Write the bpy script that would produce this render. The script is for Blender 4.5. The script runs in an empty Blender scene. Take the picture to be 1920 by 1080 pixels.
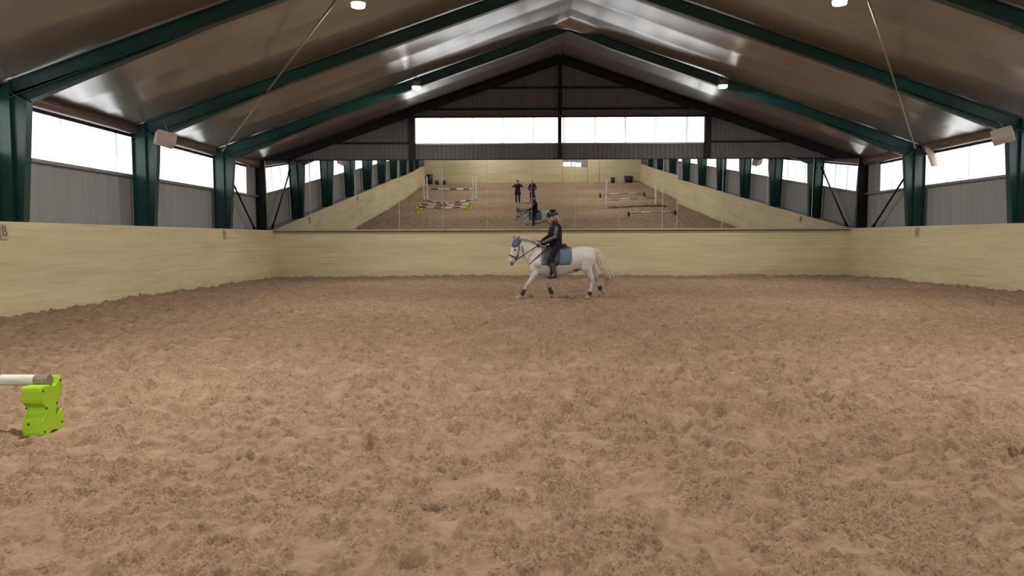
import bpy, bmesh, math, random
import numpy as np
from mathutils import Vector, Matrix

random.seed(7)
RNG = np.random.default_rng(11)
SC = bpy.context.scene
COL = SC.collection
R = math.radians

# ------------------------------------------------------------------ the hall
XL, XR = -9.10, 12.00          # wall cladding planes
XM = 1.45                      # ridge line
YB, YF = 27.05, -20.30         # mirror wall, opposite end wall
ZRIDGE, SLOPE = 7.63, 0.345
KL, KR = -8.53, 11.43          # kickboard tops
FRAMES = [26.88, 23.0, 18.2, 13.4, 8.6, 3.8, -1.0, -5.8, -10.6, -15.4]
ORD = ['first', 'second', 'third', 'fourth', 'fifth', 'sixth', 'seventh', 'eighth', 'ninth', 'tenth',
       'eleventh', 'twelfth', 'thirteenth', 'fourteenth']


def zroof(x):
    return ZRIDGE - SLOPE * abs(x - XM)


# ------------------------------------------------------------------ helpers
def tag(o, label=None, cat=None, group=None, kind=None):
    if label: o['label'] = label
    if cat: o['category'] = cat
    if group: o['group'] = group
    if kind: o['kind'] = kind
    return o


def link(name, me, mat=None, parent=None):
    o = bpy.data.objects.new(name, me)
    COL.objects.link(o)
    if mat is not None:
        for m in (mat if isinstance(mat, (list, tuple)) else [mat]):
            me.materials.append(m)
    if parent is not None: o.parent = parent
    return o


def obj(name, bm, mat=None, parent=None, smooth=False, bevel=0.0):
    if bevel > 0:
        bmesh.ops.bevel(bm, geom=list(bm.edges), offset=bevel, segments=2, affect='EDGES', clamp_overlap=True)
    bmesh.ops.recalc_face_normals(bm, faces=bm.faces)
    me = bpy.data.meshes.new(name)
    bm.to_mesh(me); bm.free()
    if smooth: me.polygons.foreach_set('use_smooth', [True] * len(me.polygons))
    return link(name, me, mat, parent)


def empty(name, loc=(0, 0, 0), rz=0.0):
    o = bpy.data.objects.new(name, None)
    COL.objects.link(o)
    o.location = loc; o.rotation_euler = (0, 0, rz)
    o.empty_display_size = 0.1
    return o


def copy_tree(o, parent=None):
    c = o.copy(); COL.objects.link(c)
    if parent is not None: c.parent = parent
    for ch in list(o.children): copy_tree(ch, c)
    return c


def BM():
    return bmesh.new()


def box(bm, x0, x1, y0, y1, z0, z1):
    v = [bm.verts.new(p) for p in ((x0, y0, z0), (x1, y0, z0), (x1, y1, z0), (x0, y1, z0),
                                   (x0, y0, z1), (x1, y0, z1), (x1, y1, z1), (x0, y1, z1))]
    for f in ((0, 3, 2, 1), (4, 5, 6, 7), (0, 1, 5, 4), (1, 2, 6, 5), (2, 3, 7, 6), (3, 0, 4, 7)):
        bm.faces.new([v[i] for i in f])
    return v


def prism_y(bm, poly, y0, y1):
    """extrude an x-z polygon along y"""
    a = [bm.verts.new((x, y0, z)) for x, z in poly]
    b = [bm.verts.new((x, y1, z)) for x, z in poly]
    n = len(poly)
    bm.faces.new(a); bm.faces.new(b[::-1])
    for i in range(n):
        bm.faces.new((a[i], b[i], b[(i + 1) % n], a[(i + 1) % n]))


def strip_poly(p, q, t):
    """thin quad of thickness t centred on segment p-q (x-z)"""
    d = Vector((q[0] - p[0], q[1] - p[1])).normalized()
    n = Vector((-d.y, d.x)) * t * 0.5
    return [(p[0] + n.x, p[1] + n.y), (q[0] + n.x, q[1] + n.y), (q[0] - n.x, q[1] - n.y), (p[0] - n.x, p[1] - n.y)]


def frame_axes(d):
    d = d.normalized()
    up = Vector((0, 0, 1)) if abs(d.z) < 0.95 else Vector((1, 0, 0))
    a = d.cross(up).normalized()
    return a, a.cross(d).normalized()


def tube(bm, pts, rad, n=8, cap=True):
    """round tube through pts; rad a number or a list"""
    pts = [Vector(p) for p in pts]
    rad = rad if isinstance(rad, (list, tuple)) else [rad] * len(pts)
    rings = []
    for i, p in enumerate(pts):
        d = pts[min(i + 1, len(pts) - 1)] - pts[max(i - 1, 0)]
        a, b = frame_axes(d)
        rings.append([bm.verts.new(p + (a * math.cos(2 * math.pi * k / n) + b * math.sin(2 * math.pi * k / n)) * rad[i]) for k in range(n)])
    for r0, r1 in zip(rings, rings[1:]):
        for k in range(n):
            bm.faces.new((r0[k], r0[(k + 1) % n], r1[(k + 1) % n], r1[k]))
    if cap:
        bm.faces.new(rings[0][::-1]); bm.faces.new(rings[-1])
    return rings


def ball(bm, c, r, seg=12, ring=8):
    r = r if isinstance(r, (tuple, list)) else (r, r, r)
    m = Matrix.Translation(Vector(c)) @ Matrix.Diagonal((r[0], r[1], r[2], 1))
    bmesh.ops.create_uvsphere(bm, u_segments=seg, v_segments=ring, radius=1, matrix=m)


def limb(bm, pts, n=12):
    """chain of tapered capsules: pts = (x, y, z, r)"""
    tube(bm, [p[:3] for p in pts], [p[3] for p in pts], n)
    for p in pts: ball(bm, p[:3], p[3], n, 8)


def loft(bm, rings, n=20, cap=True):
    """rings: (top(x,z), bottom(x,z), half width, y centre)"""
    rr = []
    for t, b, w, yc in rings:
        c = Vector(((t[0] + b[0]) / 2, yc, (t[1] + b[1]) / 2))
        h = Vector(((t[0] - b[0]) / 2, 0, (t[1] - b[1]) / 2))
        rr.append([bm.verts.new(c + h * math.cos(2 * math.pi * k / n) + Vector((0, w * math.sin(2 * math.pi * k / n), 0))) for k in range(n)])
    for a, b in zip(rr, rr[1:]):
        for k in range(n):
            bm.faces.new((a[k], a[(k + 1) % n], b[(k + 1) % n], b[k]))
    if cap:
        bm.faces.new(rr[0][::-1]); bm.faces.new(rr[-1])


def hloft(bm, rings, n=18):
    """horizontal ellipse rings: (x, y, z, rx, ry)"""
    rr = [[bm.verts.new((x + rx * math.cos(2 * math.pi * k / n), y + ry * math.sin(2 * math.pi * k / n), z)) for k in range(n)] for x, y, z, rx, ry in rings]
    for a, b in zip(rr, rr[1:]):
        for k in range(n):
            bm.faces.new((a[k], a[(k + 1) % n], b[(k + 1) % n], b[k]))
    bm.faces.new(rr[0][::-1]); bm.faces.new(rr[-1])


def fuse(name, bm, mat, parent, voxel=0.012, it=5, fac=0.5, colour=None):
    """one continuous skin around overlapping closed shapes"""
    bmesh.ops.recalc_face_normals(bm, faces=bm.faces)
    me = bpy.data.meshes.new(name + '_raw'); bm.to_mesh(me); bm.free()
    o = bpy.data.objects.new(name + '_raw', me); COL.objects.link(o)
    m = o.modifiers.new('r', 'REMESH'); m.mode = 'VOXEL'; m.voxel_size = voxel
    s = o.modifiers.new('s', 'SMOOTH'); s.iterations = it; s.factor = fac
    dg = bpy.context.evaluated_depsgraph_get()
    out = bpy.data.meshes.new_from_object(o.evaluated_get(dg))
    bpy.data.objects.remove(o); bpy.data.meshes.remove(me)
    out.name = name
    out.materials.clear()
    out.polygons.foreach_set('use_smooth', [True] * len(out.polygons))
    if colour:
        co = np.empty(len(out.vertices) * 3, np.float32); out.vertices.foreach_get('co', co)
        rgb = colour(co.reshape(-1, 3))
        at = out.color_attributes.new('Col', 'FLOAT_COLOR', 'POINT')
        at.data.foreach_set('color', np.concatenate([rgb, np.ones((len(rgb), 1))], 1).astype(np.float32).ravel())
    return link(name, out, mat, parent)


# ------------------------------------------------------------------ materials
class NT:
    def __init__(s, name):
        s.m = bpy.data.materials.new(name); s.m.use_nodes = True
        s.t = s.m.node_tree; s.b = s.t.nodes['Principled BSDF']; s.out = s.t.nodes['Material Output']

    def n(s, typ, **kw):
        nd = s.t.nodes.new(typ)
        for k, v in kw.items():
            if k in nd.inputs: nd.inputs[k].default_value = v
            else: setattr(nd, k, v)
        return nd

    def l(s, a, b): s.t.links.new(a, b); return s

    def coords(s, scale=(1, 1, 1), kind='Object'):
        tc = s.n('ShaderNodeTexCoord'); mp = s.n('ShaderNodeMapping'); mp.inputs['Scale'].default_value = scale
        s.l(tc.outputs[kind], mp.inputs['Vector'])
        return mp.outputs['Vector']

    def noise(s, vec, scale, detail=4, rough=0.55):
        nd = s.n('ShaderNodeTexNoise'); nd.inputs['Scale'].default_value = scale
        nd.inputs['Detail'].default_value = detail; nd.inputs['Roughness'].default_value = rough
        if vec is not None: s.l(vec, nd.inputs['Vector'])
        return nd.outputs['Fac']

    def ramp(s, fac, stops):
        nd = s.n('ShaderNodeValToRGB'); e = nd.color_ramp.elements
        while len(e) < len(stops): e.new(0.5)
        for el, (p, c) in zip(e, stops): el.position = p; el.color = (*c, 1) if len(c) == 3 else c
        s.l(fac, nd.inputs['Fac'])
        return nd.outputs['Color']

    def mix(s, fac, a, b, mode='MIX'):
        nd = s.n('ShaderNodeMix'); nd.data_type = 'RGBA'; nd.blend_type = mode
        for sock, v in ((nd.inputs[0], fac), (nd.inputs[6], a), (nd.inputs[7], b)):
            if hasattr(v, 'is_linked') or hasattr(v, 'links'): s.l(v, sock)
            else: sock.default_value = (*v, 1) if isinstance(v, tuple) and len(v) == 3 else v
        return nd.outputs[2]

    def bump(s, h, strength=0.3, dist=0.02, normal=None):
        nd = s.n('ShaderNodeBump'); nd.inputs['Strength'].default_value = strength; nd.inputs['Distance'].default_value = dist
        s.l(h, nd.inputs['Height'])
        if normal is not None: s.l(normal, nd.inputs['Normal'])
        s.l(nd.outputs['Normal'], s.b.inputs['Normal'])
        return nd.outputs['Normal']

    def set(s, **kw):
        for k, v in kw.items(): s.b.inputs[k].default_value = v
        return s


def plain(name, c, rough=0.6, metal=0.0, var=0.12, scale=6.0, spec=0.5, stretch=(1, 1, 1)):
    t = NT(name); v = t.coords(stretch)
    f = t.noise(v, scale)
    lo = tuple(max(0, x * (1 - var)) for x in c); hi = tuple(min(1, x * (1 + var)) for x in c)
    t.l(t.ramp(f, [(0.3, lo), (0.7, hi)]), t.b.inputs['Base Color'])
    t.b.inputs['Roughness'].default_value = rough; t.b.inputs['Metallic'].default_value = metal
    t.b.inputs['Specular IOR Level'].default_value = spec
    return t.m


def mat_sand():
    t = NT('arena_sand'); v = t.coords()
    big = t.noise(v, 0.35, 3); mid = t.noise(v, 6.0, 5, 0.6); fine = t.noise(v, 70.0, 4, 0.6); gr = t.noise(v, 420.0, 2, 0.5)
    at = t.n('ShaderNodeAttribute'); at.attribute_name = 'damp'
    dry = t.ramp(mid, [(0.30, (0.290, 0.196, 0.132)), (0.70, (0.355, 0.248, 0.170))])      # dry raked sand
    damp = t.ramp(fine, [(0.32, (0.140, 0.088, 0.056)), (0.46, (0.265, 0.178, 0.118)), (0.70, (0.365, 0.255, 0.174))])   # darker fibrous clods
    c = t.mix(at.outputs['Fac'], dry, damp)
    mot = t.noise(t.coords((0.7, 1.0, 1.0)), 10.0, 6, 0.7)      # mottled colour standing in for light and shade on the sand relief
    c = t.mix(0.9, c, t.ramp(mot, [(0.33, (0.66, 0.64, 0.62)), (0.48, (1.0, 1.0, 1.0)), (0.70, (1.14, 1.14, 1.14))]), 'MULTIPLY')
    c = t.mix(0.5, c, t.ramp(big, [(0.35, (0.88, 0.86, 0.84)), (0.65, (1.08, 1.07, 1.06))]), 'MULTIPLY')
    t.l(c, t.b.inputs['Base Color'])
    t.set(Roughness=0.95); t.b.inputs['Specular IOR Level'].default_value = 0.12
    b1 = t.bump(fine, 0.6, 0.012); t.bump(gr, 0.35, 0.003, b1)
    return t.m


def mat_kick():
    t = NT('painted_kickboards')
    tc = t.n('ShaderNodeTexCoord'); sx = t.n('ShaderNodeSeparateXYZ'); t.l(tc.outputs['Object'], sx.inputs[0])
    v = t.coords((0.35, 0.35, 9.0)); f = t.noise(v, 2.2, 6, 0.6)
    w = t.noise(t.coords((0.25, 0.25, 2.2)), 1.3, 5, 0.65)
    c = t.ramp(f, [(0.25, (0.515, 0.428, 0.262)), (0.5, (0.605, 0.512, 0.322)), (0.78, (0.665, 0.572, 0.375))])
    c = t.mix(0.55, c, t.ramp(w, [(0.34, (0.76, 0.74, 0.72)), (0.56, (1, 1, 1)), (0.75, (1.05, 1.05, 1.06))]), 'MULTIPLY')
    # scuffed, sand-stained lowest boards with a ragged edge
    st = t.noise(t.coords((0.8, 0.8, 3.0)), 1.6, 5, 0.7)
    hh = t.n('ShaderNodeMath', operation='MULTIPLY_ADD'); t.l(st, hh.inputs[0]); hh.inputs[1].default_value = 0.9; t.l(sx.outputs['Z'], hh.inputs[2])
    dirt = t.ramp(hh.outputs[0], [(0.42, (1, 1, 1)), (0.78, (0, 0, 0))])
    c = t.mix(dirt, c, (0.47, 0.355, 0.225))
    t.l(c, t.b.inputs['Base Color']); t.set(Roughness=0.7)
    t.bump(f, 0.25, 0.01)
    return t.m


def mat_lining():
    t = NT('roof_lining_foil')
    v = t.coords((0.12, 1.0, 0.12)); f = t.noise(v, 1.3, 4, 0.5)
    g = t.noise(t.coords(), 0.5, 3)
    t.l(t.mix(0.5, t.ramp(f, [(0.3, (0.165, 0.136, 0.113)), (0.7, (0.210, 0.176, 0.148))]),
              t.ramp(g, [(0.3, (0.8, 0.8, 0.8)), (0.7, (1.1, 1.1, 1.1))]), 'MULTIPLY'), t.b.inputs['Base Color'])
    t.set(Roughness=0.30); t.b.inputs['Coat Weight'].default_value = 1.0; t.b.inputs['Coat IOR'].default_value = 2.0; t.b.inputs['Coat Roughness'].default_value = 0.22
    t.bump(f, 0.25, 0.03)
    return t.m


def mat_window(strength):
    t = NT('translucent_sheet')
    tc = t.n('ShaderNodeTexCoord'); sx = t.n('ShaderNodeSeparateXYZ'); t.l(tc.outputs['Object'], sx.inputs[0])
    add = t.n('ShaderNodeMath', operation='ADD'); t.l(sx.outputs['X'], add.inputs[0]); t.l(sx.outputs['Y'], add.inputs[1])
    md = t.n('ShaderNodeMath', operation='PINGPONG'); t.l(add.outputs[0], md.inputs[0]); md.inputs[1].default_value = 0.53
    seam = t.ramp(md.outputs[0], [(0.0, (0.33, 0.36, 0.38)), (0.03, (0.33, 0.36, 0.38)), (0.06, (1, 1, 1))])
    nz = t.noise(t.coords((2.2, 2.2, 0.18)), 2.4, 4)
    tone = t.ramp(nz, [(0.25, (0.34, 0.38, 0.42)), (0.55, (1.0, 1.0, 1.0))])
    c = t.mix(1.0, seam, tone, 'MULTIPLY')
    t.l(c, t.b.inputs['Emission Color']); t.b.inputs['Emission Strength'].default_value = strength
    t.set(Roughness=0.4); t.b.inputs['Base Color'].default_value = (0.6, 0.64, 0.66, 1)
    return t.m


def mat_emit(name, c, s):
    t = NT(name); t.b.inputs['Emission Color'].default_value = (*c, 1); t.b.inputs['Emission Strength'].default_value = s
    t.b.inputs['Base Color'].default_value = (0.8, 0.8, 0.8, 1)
    return t.m


def mat_vcol(name, rough=0.7, nscale=18, namt=0.25, bump=0.15):
    t = NT(name); a = t.n('ShaderNodeVertexColor'); a.layer_name = 'Col'
    f = t.noise(t.coords(), nscale, 4)
    t.l(t.mix(namt, a.outputs['Color'], t.ramp(f, [(0.3, (0.7, 0.7, 0.7)), (0.7, (1.15, 1.15, 1.15))]), 'MULTIPLY'), t.b.inputs['Base Color'])
    t.set(Roughness=rough); t.b.inputs['Specular IOR Level'].default_value = 0.25
    t.bump(f, bump, 0.006)
    return t.m


def mat_mirror():
    t = NT('mirror_glass'); v = t.coords()
    t.l(t.ramp(t.noise(v, 0.7, 3), [(0.3, (0.60, 0.625, 0.62)), (0.7, (0.67, 0.69, 0.68))]), t.b.inputs['Base Color'])
    t.set(Metallic=1.0, Roughness=0.0)
    return t.m


def mat_striped(name, a, b, n, length):
    """pole painted in bands along its local x axis"""
    t = NT(name); tc = t.n('ShaderNodeTexCoord'); sx = t.n('ShaderNodeSeparateXYZ'); t.l(tc.outputs['Object'], sx.inputs[0])
    md = t.n('ShaderNodeMath', operation='PINGPONG'); t.l(sx.outputs['X'], md.inputs[0]); md.inputs[1].default_value = length / n
    gt = t.n('ShaderNodeMath', operation='GREATER_THAN'); t.l(md.outputs[0], gt.inputs[0]); gt.inputs[1].default_value = length / n / 2
    nz = t.noise(t.coords((1, 4, 4)), 9, 5, 0.7)
    c = t.mix(gt.outputs[0], a, b)
    c = t.mix(0.6, c, t.ramp(nz, [(0.3, (0.62, 0.56, 0.5)), (0.5, (1, 1, 1))]), 'MULTIPLY')
    t.l(c, t.b.inputs['Base Color']); t.set(Roughness=0.6)
    return t.m


M_SAND, M_KICK, M_LINE, M_MIRROR = mat_sand(), mat_kick(), mat_lining(), mat_mirror()
WIN = 2.4
M_WIN = mat_window(WIN)
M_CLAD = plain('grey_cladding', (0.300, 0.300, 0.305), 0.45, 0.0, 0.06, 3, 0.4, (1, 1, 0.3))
M_GABLE = plain('dark_cladding', (0.130, 0.119, 0.122), 0.5, 0.0, 0.08, 3, 0.4, (1, 1, 0.3))  # brown-grey sheet; the backlit gable's shade is put into this colour
M_GREEN = plain('green_steel', (0.008, 0.046, 0.042), 0.30, 0.0, 0.25, 2.5, 0.5)
M_BLACK = plain('dark_steel', (0.007, 0.007, 0.009), 0.5, 0.0, 0.2, 3, 0.25)
M_FASCIA = plain('brown_foil_edge', (0.200, 0.150, 0.132), 0.22, 0.3, 0.25, 5, 0.6, (1, 0.4, 2))
M_FLASH = plain('grey_flashing', (0.24, 0.25, 0.26), 0.4, 0.3, 0.08, 4)
M_LEDGE = plain('pale_wood_ledge', (0.46, 0.37, 0.27), 0.6, 0.0, 0.15, 6, 0.4, (0.3, 1, 1))
M_ROD = plain('galvanised_rod', (0.20, 0.165, 0.14), 0.5, 0.3, 0.15, 10)
M_BEIGE = plain('beige_plastic', (0.50, 0.42, 0.37), 0.5, 0.0, 0.08, 5)
M_WHITE = plain('white_paint', (0.70, 0.68, 0.64), 0.5, 0.0, 0.15, 9)
M_PALE = plain('pale_trim', (0.46, 0.46, 0.43), 0.4, 0.2, 0.08, 9)
M_LAMPBODY = plain('lamp_aluminium', (0.33, 0.32, 0.31), 0.4, 0.5, 0.08, 8)
LAMP = 2500.0
M_LENS = mat_emit('lamp_lens', (1.0, 0.95, 0.87), LAMP)
M_LENS_DIM = mat_emit('dimmed_lamp_lens', (1.0, 0.95, 0.87), LAMP * 0.62)  # rows nearest the gable set dimmer to balance the floor brightness
M_RING = mat_emit('lamp_ring', (1.0, 0.97, 0.9), 5.0)
M_LIME = plain('lime_plastic', (0.370, 0.620, 0.022), 0.42, 0.0, 0.07, 5)
M_HOLE = plain('black_bung', (0.02, 0.03, 0.01), 0.7)
M_DARKPL = plain('dark_plastic', (0.022, 0.020, 0.020), 0.55)
M_POLE = mat_striped('striped_pole', (0.66, 0.63, 0.58), (0.12, 0.062, 0.035), 6, 2.9)
M_POLEW = mat_striped('white_pole', (0.60, 0.56, 0.50), (0.36, 0.29, 0.22), 5, 2.9)
M_POLEB = mat_striped('brown_pole', (0.17, 0.10, 0.065), (0.10, 0.06, 0.04), 6, 2.9)
M_POLEEND = plain('grubby_pole_end', (0.235, 0.180, 0.140), 0.75, 0, 0.35, 14)
M_PLAQUE = plain('letter_plaque', (0.43, 0.345, 0.255), 0.6, 0, 0.12, 12)
M_INK = plain('letter_ink', (0.16, 0.115, 0.075), 0.7, 0, 0.3, 30)
M_COAT = mat_vcol('pony_coat', 0.75, 16, 0.22)
M_HAIRW = plain('cream_hair', (0.58, 0.53, 0.43), 0.6, 0, 0.22, 25)
M_MANE = plain('grey_brown_mane', (0.42, 0.36, 0.31), 0.65, 0, 0.25, 25)
M_HOOF = plain('hoof_horn', (0.30, 0.255, 0.215), 0.55, 0, 0.2, 15)
M_BOOT = plain('dark_brown_boot', (0.045, 0.022, 0.016), 0.55, 0, 0.25, 15)
M_BOOTP = plain('pale_boot_pad', (0.46, 0.38, 0.34), 0.7, 0, 0.15, 15)
M_LEATHER = plain('dark_leather', (0.022, 0.016, 0.014), 0.42, 0, 0.25, 20)
M_BROWNL = plain('brown_leather', (0.060, 0.034, 0.024), 0.45, 0, 0.25, 20)
M_BLUE = plain('dusty_blue_cloth', (0.098, 0.143, 0.180), 0.85, 0, 0.18, 30)
M_BONNET = plain('blue_ear_bonnet', (0.082, 0.105, 0.170), 0.85, 0, 0.22, 40)
M_STEEL = plain('bright_steel', (0.55, 0.55, 0.55), 0.3, 0.9, 0.05, 10)
M_SKIN = plain('skin', (0.55, 0.33, 0.26), 0.6, 0, 0.08, 15)
M_VEST = plain('black_jacket', (0.012, 0.012, 0.018), 0.6, 0, 0.3, 12, spec=0.12)
M_SLEEVE = plain('grey_sleeve_panel', (0.075, 0.075, 0.073), 0.5, 0, 0.3, 14)
M_NAVY = plain('navy_breeches', (0.011, 0.012, 0.024), 0.75, 0, 0.3, 12, spec=0.12)
M_HELM = plain('black_helmet', (0.010, 0.009, 0.010), 0.35, 0, 0.25, 8)
M_RED = plain('dark_red_collar', (0.150, 0.016, 0.030), 0.8, 0, 0.2, 20)
M_BLOND = plain('fair_hair', (0.48, 0.36, 0.25), 0.6, 0, 0.2, 30)
M_GREYHAIR = plain('grey_hair', (0.30, 0.27, 0.25), 0.6, 0, 0.2, 30)
M_PUFF = plain('dark_puffer_coat', (0.022, 0.020, 0.028), 0.6, 0, 0.25, 12, spec=0.12)
M_COATG = plain('charcoal_coat', (0.030, 0.026, 0.030), 0.7, 0, 0.25, 12, spec=0.12)
M_MAROON = plain('dark_maroon_trousers', (0.050, 0.018, 0.018), 0.75, 0, 0.2, 12, spec=0.12)
M_EYE = plain('dark_eye', (0.012, 0.010, 0.010), 0.15)
M_LIP = plain('lips', (0.36, 0.15, 0.13), 0.5)


# ------------------------------------------------------------------ sand floor
def lattice(xs, ys, s, seed):
    """smooth value noise on the tensor grid xs x ys, cell size s"""
    g = np.random.default_rng(seed)
    fx = (xs - xs.min()) / s + g.random() * 5; fy = (ys - ys.min()) / s + g.random() * 5
    ix = np.floor(fx).astype(int); iy = np.floor(fy).astype(int)
    T = g.random((iy.max() + 3, ix.max() + 3)).astype(np.float32) - 0.5
    u = fx - ix; v = fy - iy
    u = (u * u * u * (u * (u * 6 - 15) + 10)).astype(np.float32); v = (v * v * v * (v * (v * 6 - 15) + 10)).astype(np.float32)
    row = T[iy] * (1 - v[:, None]) + T[iy + 1] * v[:, None]
    return row[:, ix] * (1 - u)[None] + row[:, ix + 1] * u[None]


def ground(y):
    return np.interp(y, [-21, -6, 0, 5.4, 11, 16.5, 22, 27], [0.05, 0.04, 0.0, 0.0, 0.06, 0.095, 0.075, 0.04])


def build_floor():
    def graded(a, b, d0, k):
        out = [a]; 
        while out[-1] < b: out.append(out[-1] + d0 + k * (out[-1] - a))
        return np.array(out)
    yf = graded(2.7, 27.2, 0.0085, 0.0036)
    yb = 2.7 - graded(0.0, 23.1, 0.03, 0.02)[1:]
    ys = np.concatenate([yb[::-1], yf])
    xc = np.arange(-2.6, 2.7, 0.0095)
    xl = -2.6 - graded(0.0, 6.6, 0.0095, 0.0065)[1:]; xr = xc[-1] + graded(0.0, 9.5, 0.0095, 0.0055)[1:]
    xs = np.concatenate([xl[::-1], xc, xr])
    nx, ny = len(xs), len(ys)
    L = lambda s_, seed: lattice(xs, ys, s_, seed)
    step = lambda q, a, b: (lambda u: u * u * (3 - 2 * u))(np.clip((q - a) / (b - a), 0, 1))
    z = np.repeat(ground(ys)[:, None], nx, 1).astype(np.float32)
    z += 0.050 * L(2.7, 1) + 0.030 * L(0.9, 2) + 0.022 * L(0.33, 3)
    # churned clods standing on smoother, flattened sand
    field = 0.30 * L(0.85, 9) + 0.9 * L(0.18, 10) + 0.75 * L(0.095, 11) + 0.55 * L(0.046, 12)
    clod = step(field, -0.46, 0.22)
    crumb = 0.016 * L(0.075, 4) + 0.026 * L(0.042, 5) + 0.030 * L(0.024, 6)
    z += 0.014 * clod + (0.45 + 0.85 * clod) * crumb + 0.044 * L(0.125, 16) + 0.026 * L(0.22, 17)
    z += 0.010 * step(L(0.13, 14) + 0.6 * L(0.06, 15), 0.02, 0.14)
    g = np.random.default_rng(5)
    # hoof prints: oval pits with a pushed-up rim
    for i in range(15000):
        cx = g.uniform(-8.3, 11.2); cy = 2.5 + 24 * g.random() ** 1.3 if i > 900 else g.uniform(-20, 2.5)
        big = i > 8000; r = g.uniform(0.05, 0.105) if big else g.uniform(0.022, 0.065); dep = (g.uniform(0.30, 0.52) if big else g.uniform(0.38, 0.62)) * r; ang = g.uniform(0, 6.28); el = g.uniform(1.0, 1.9)
        if big: cy = 4.5 + 22 * g.random(); ang = g.normal(0, 0.6)
        R_ = r * 2.6
        a0, a1 = np.searchsorted(xs, [cx - R_, cx + R_]); b0, b1 = np.searchsorted(ys, [cy - R_, cy + R_])
        if a1 - a0 < 2 or b1 - b0 < 2: continue
        dx = (xs[a0:a1] - cx)[None]; dy = (ys[b0:b1] - cy)[:, None]
        u = (dx * math.cos(ang) + dy * math.sin(ang)) / el; v = -dx * math.sin(ang) + dy * math.cos(ang)
        q = np.sqrt(u * u + v * v) / r
        lean = 1 + 0.5 * (u / (r * 2))
        z[b0:b1, a0:a1] += (-dep * np.exp(-(q ** 4) * 0.9) + 0.28 * dep * lean * np.exp(-((q - 1.4) ** 2) * 7)).astype(np.float32)
    # loose clods close by
    for i in range(9000):
        cx = g.uniform(-5, 5.5); cy = 2.6 + 10 * g.random() ** 1.5
        r = g.uniform(0.008, 0.026); hgt = r * g.uniform(0.5, 1.0)
        a0, a1 = np.searchsorted(xs, [cx - 2 * r, cx + 2 * r]); b0, b1 = np.searchsorted(ys, [cy - 2 * r, cy + 2 * r])
        if a1 - a0 < 2 or b1 - b0 < 2: continue
        q = (((xs[a0:a1] - cx)[None]) ** 2 + ((ys[b0:b1] - cy)[:, None]) ** 2) / (r * r)
        z[b0:b1, a0:a1] += (hgt * np.exp(-q * q * 0.7)).astype(np.float32)
    # sand heaped against the boards
    nb = lattice(xs, ys, 1.3, 21) + 0.25 * lattice(xs, ys, 0.3, 22)
    dl = xs - (KL + 0.17); dr = (KR - 0.17) - xs
    dwall = np.minimum(dl, dr)[None] * np.ones((ny, 1)); dwall = np.minimum(dwall, (26.75 - ys)[:, None])
    dwall = np.maximum(dwall, 0)
    z += ((0.050 + 0.055 * nb) * np.exp(-dwall / 0.38) - 0.05 * np.exp(-((dwall - 1.2) / 0.6) ** 2)).astype(np.float32)
    # trodden level where the lime blocks stand
    for bx, by in ((-3.40, 5.49), (-6.25, 5.45), (-3.30, 3.7), (-6.25, 3.7)):
        k = np.clip(1.35 - np.hypot((xs - bx)[None] / 0.26, (ys - by)[:, None] / 0.28), 0, 1).astype(np.float32)
        z = z * (1 - k) + 0.004 * k
    X, Y = np.meshgrid(xs, ys)
    co = np.stack([X, Y, z], -1).reshape(-1, 3).astype(np.float32)
    idx = np.arange(nx * ny).reshape(ny, nx)
    q = np.stack([idx[:-1, :-1], idx[:-1, 1:], idx[1:, 1:], idx[1:, :-1]], -1).reshape(-1, 4).astype(np.int32)
    me = bpy.data.meshes.new('floor')
    me.vertices.add(len(co)); me.vertices.foreach_set('co', co.ravel())
    me.loops.add(q.size); me.loops.foreach_set('vertex_index', q.ravel())
    me.polygons.add(len(q)); me.polygons.foreach_set('loop_start', np.arange(0, q.size, 4, dtype=np.int32))
    me.polygons.foreach_set('use_smooth', np.ones(len(q), bool))
    me.update()
    at = me.attributes.new('damp', 'FLOAT', 'POINT'); at.data.foreach_set('value', clod.astype(np.float32).ravel())
    o = link('floor', me, M_SAND)
    tag(o, 'churned brown sand floor of the riding arena', 'floor', None, 'structure')

    def sample(x, y):
        i = int(np.clip(np.searchsorted(xs, x), 0, nx - 1)); j = int(np.clip(np.searchsorted(ys, y), 0, ny - 1))
        return float(z[j, i])
    return sample


FLOORZ = build_floor()


# ------------------------------------------------------------------ room shell
def corrugated(bm, a, b, fixed, axis, zlo, zhi, pitch=0.20, dep=0.03):
    """trapezoid sheet from a to b along x or y; zlo / zhi functions of the position"""
    pts = []; p = a; k = 0
    prof = [(0.0, 0), (0.55, 0), (0.68, 1), (0.87, 1)]
    while p < b:
        for f, h in prof:
            q = p + f * pitch
            if q > b: break
            pts.append((q, h * dep))
        p += pitch
    pts.append((b, 0))
    lo, hi = [], []
    for q, h in pts:
        if axis == 'x':
            lo.append(bm.verts.new((q, fixed[0] + fixed[1] * h, zlo(q)))); hi.append(bm.verts.new((q, fixed[0] + fixed[1] * h, zhi(q))))
        else:
            lo.append(bm.verts.new((fixed[0] + fixed[1] * h, q, zlo(q)))); hi.append(bm.verts.new((fixed[0] + fixed[1] * h, q, zhi(q))))
    for i in range(len(pts) - 1):
        bm.faces.new((lo[i], lo[i + 1], hi[i + 1], hi[i]))


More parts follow.
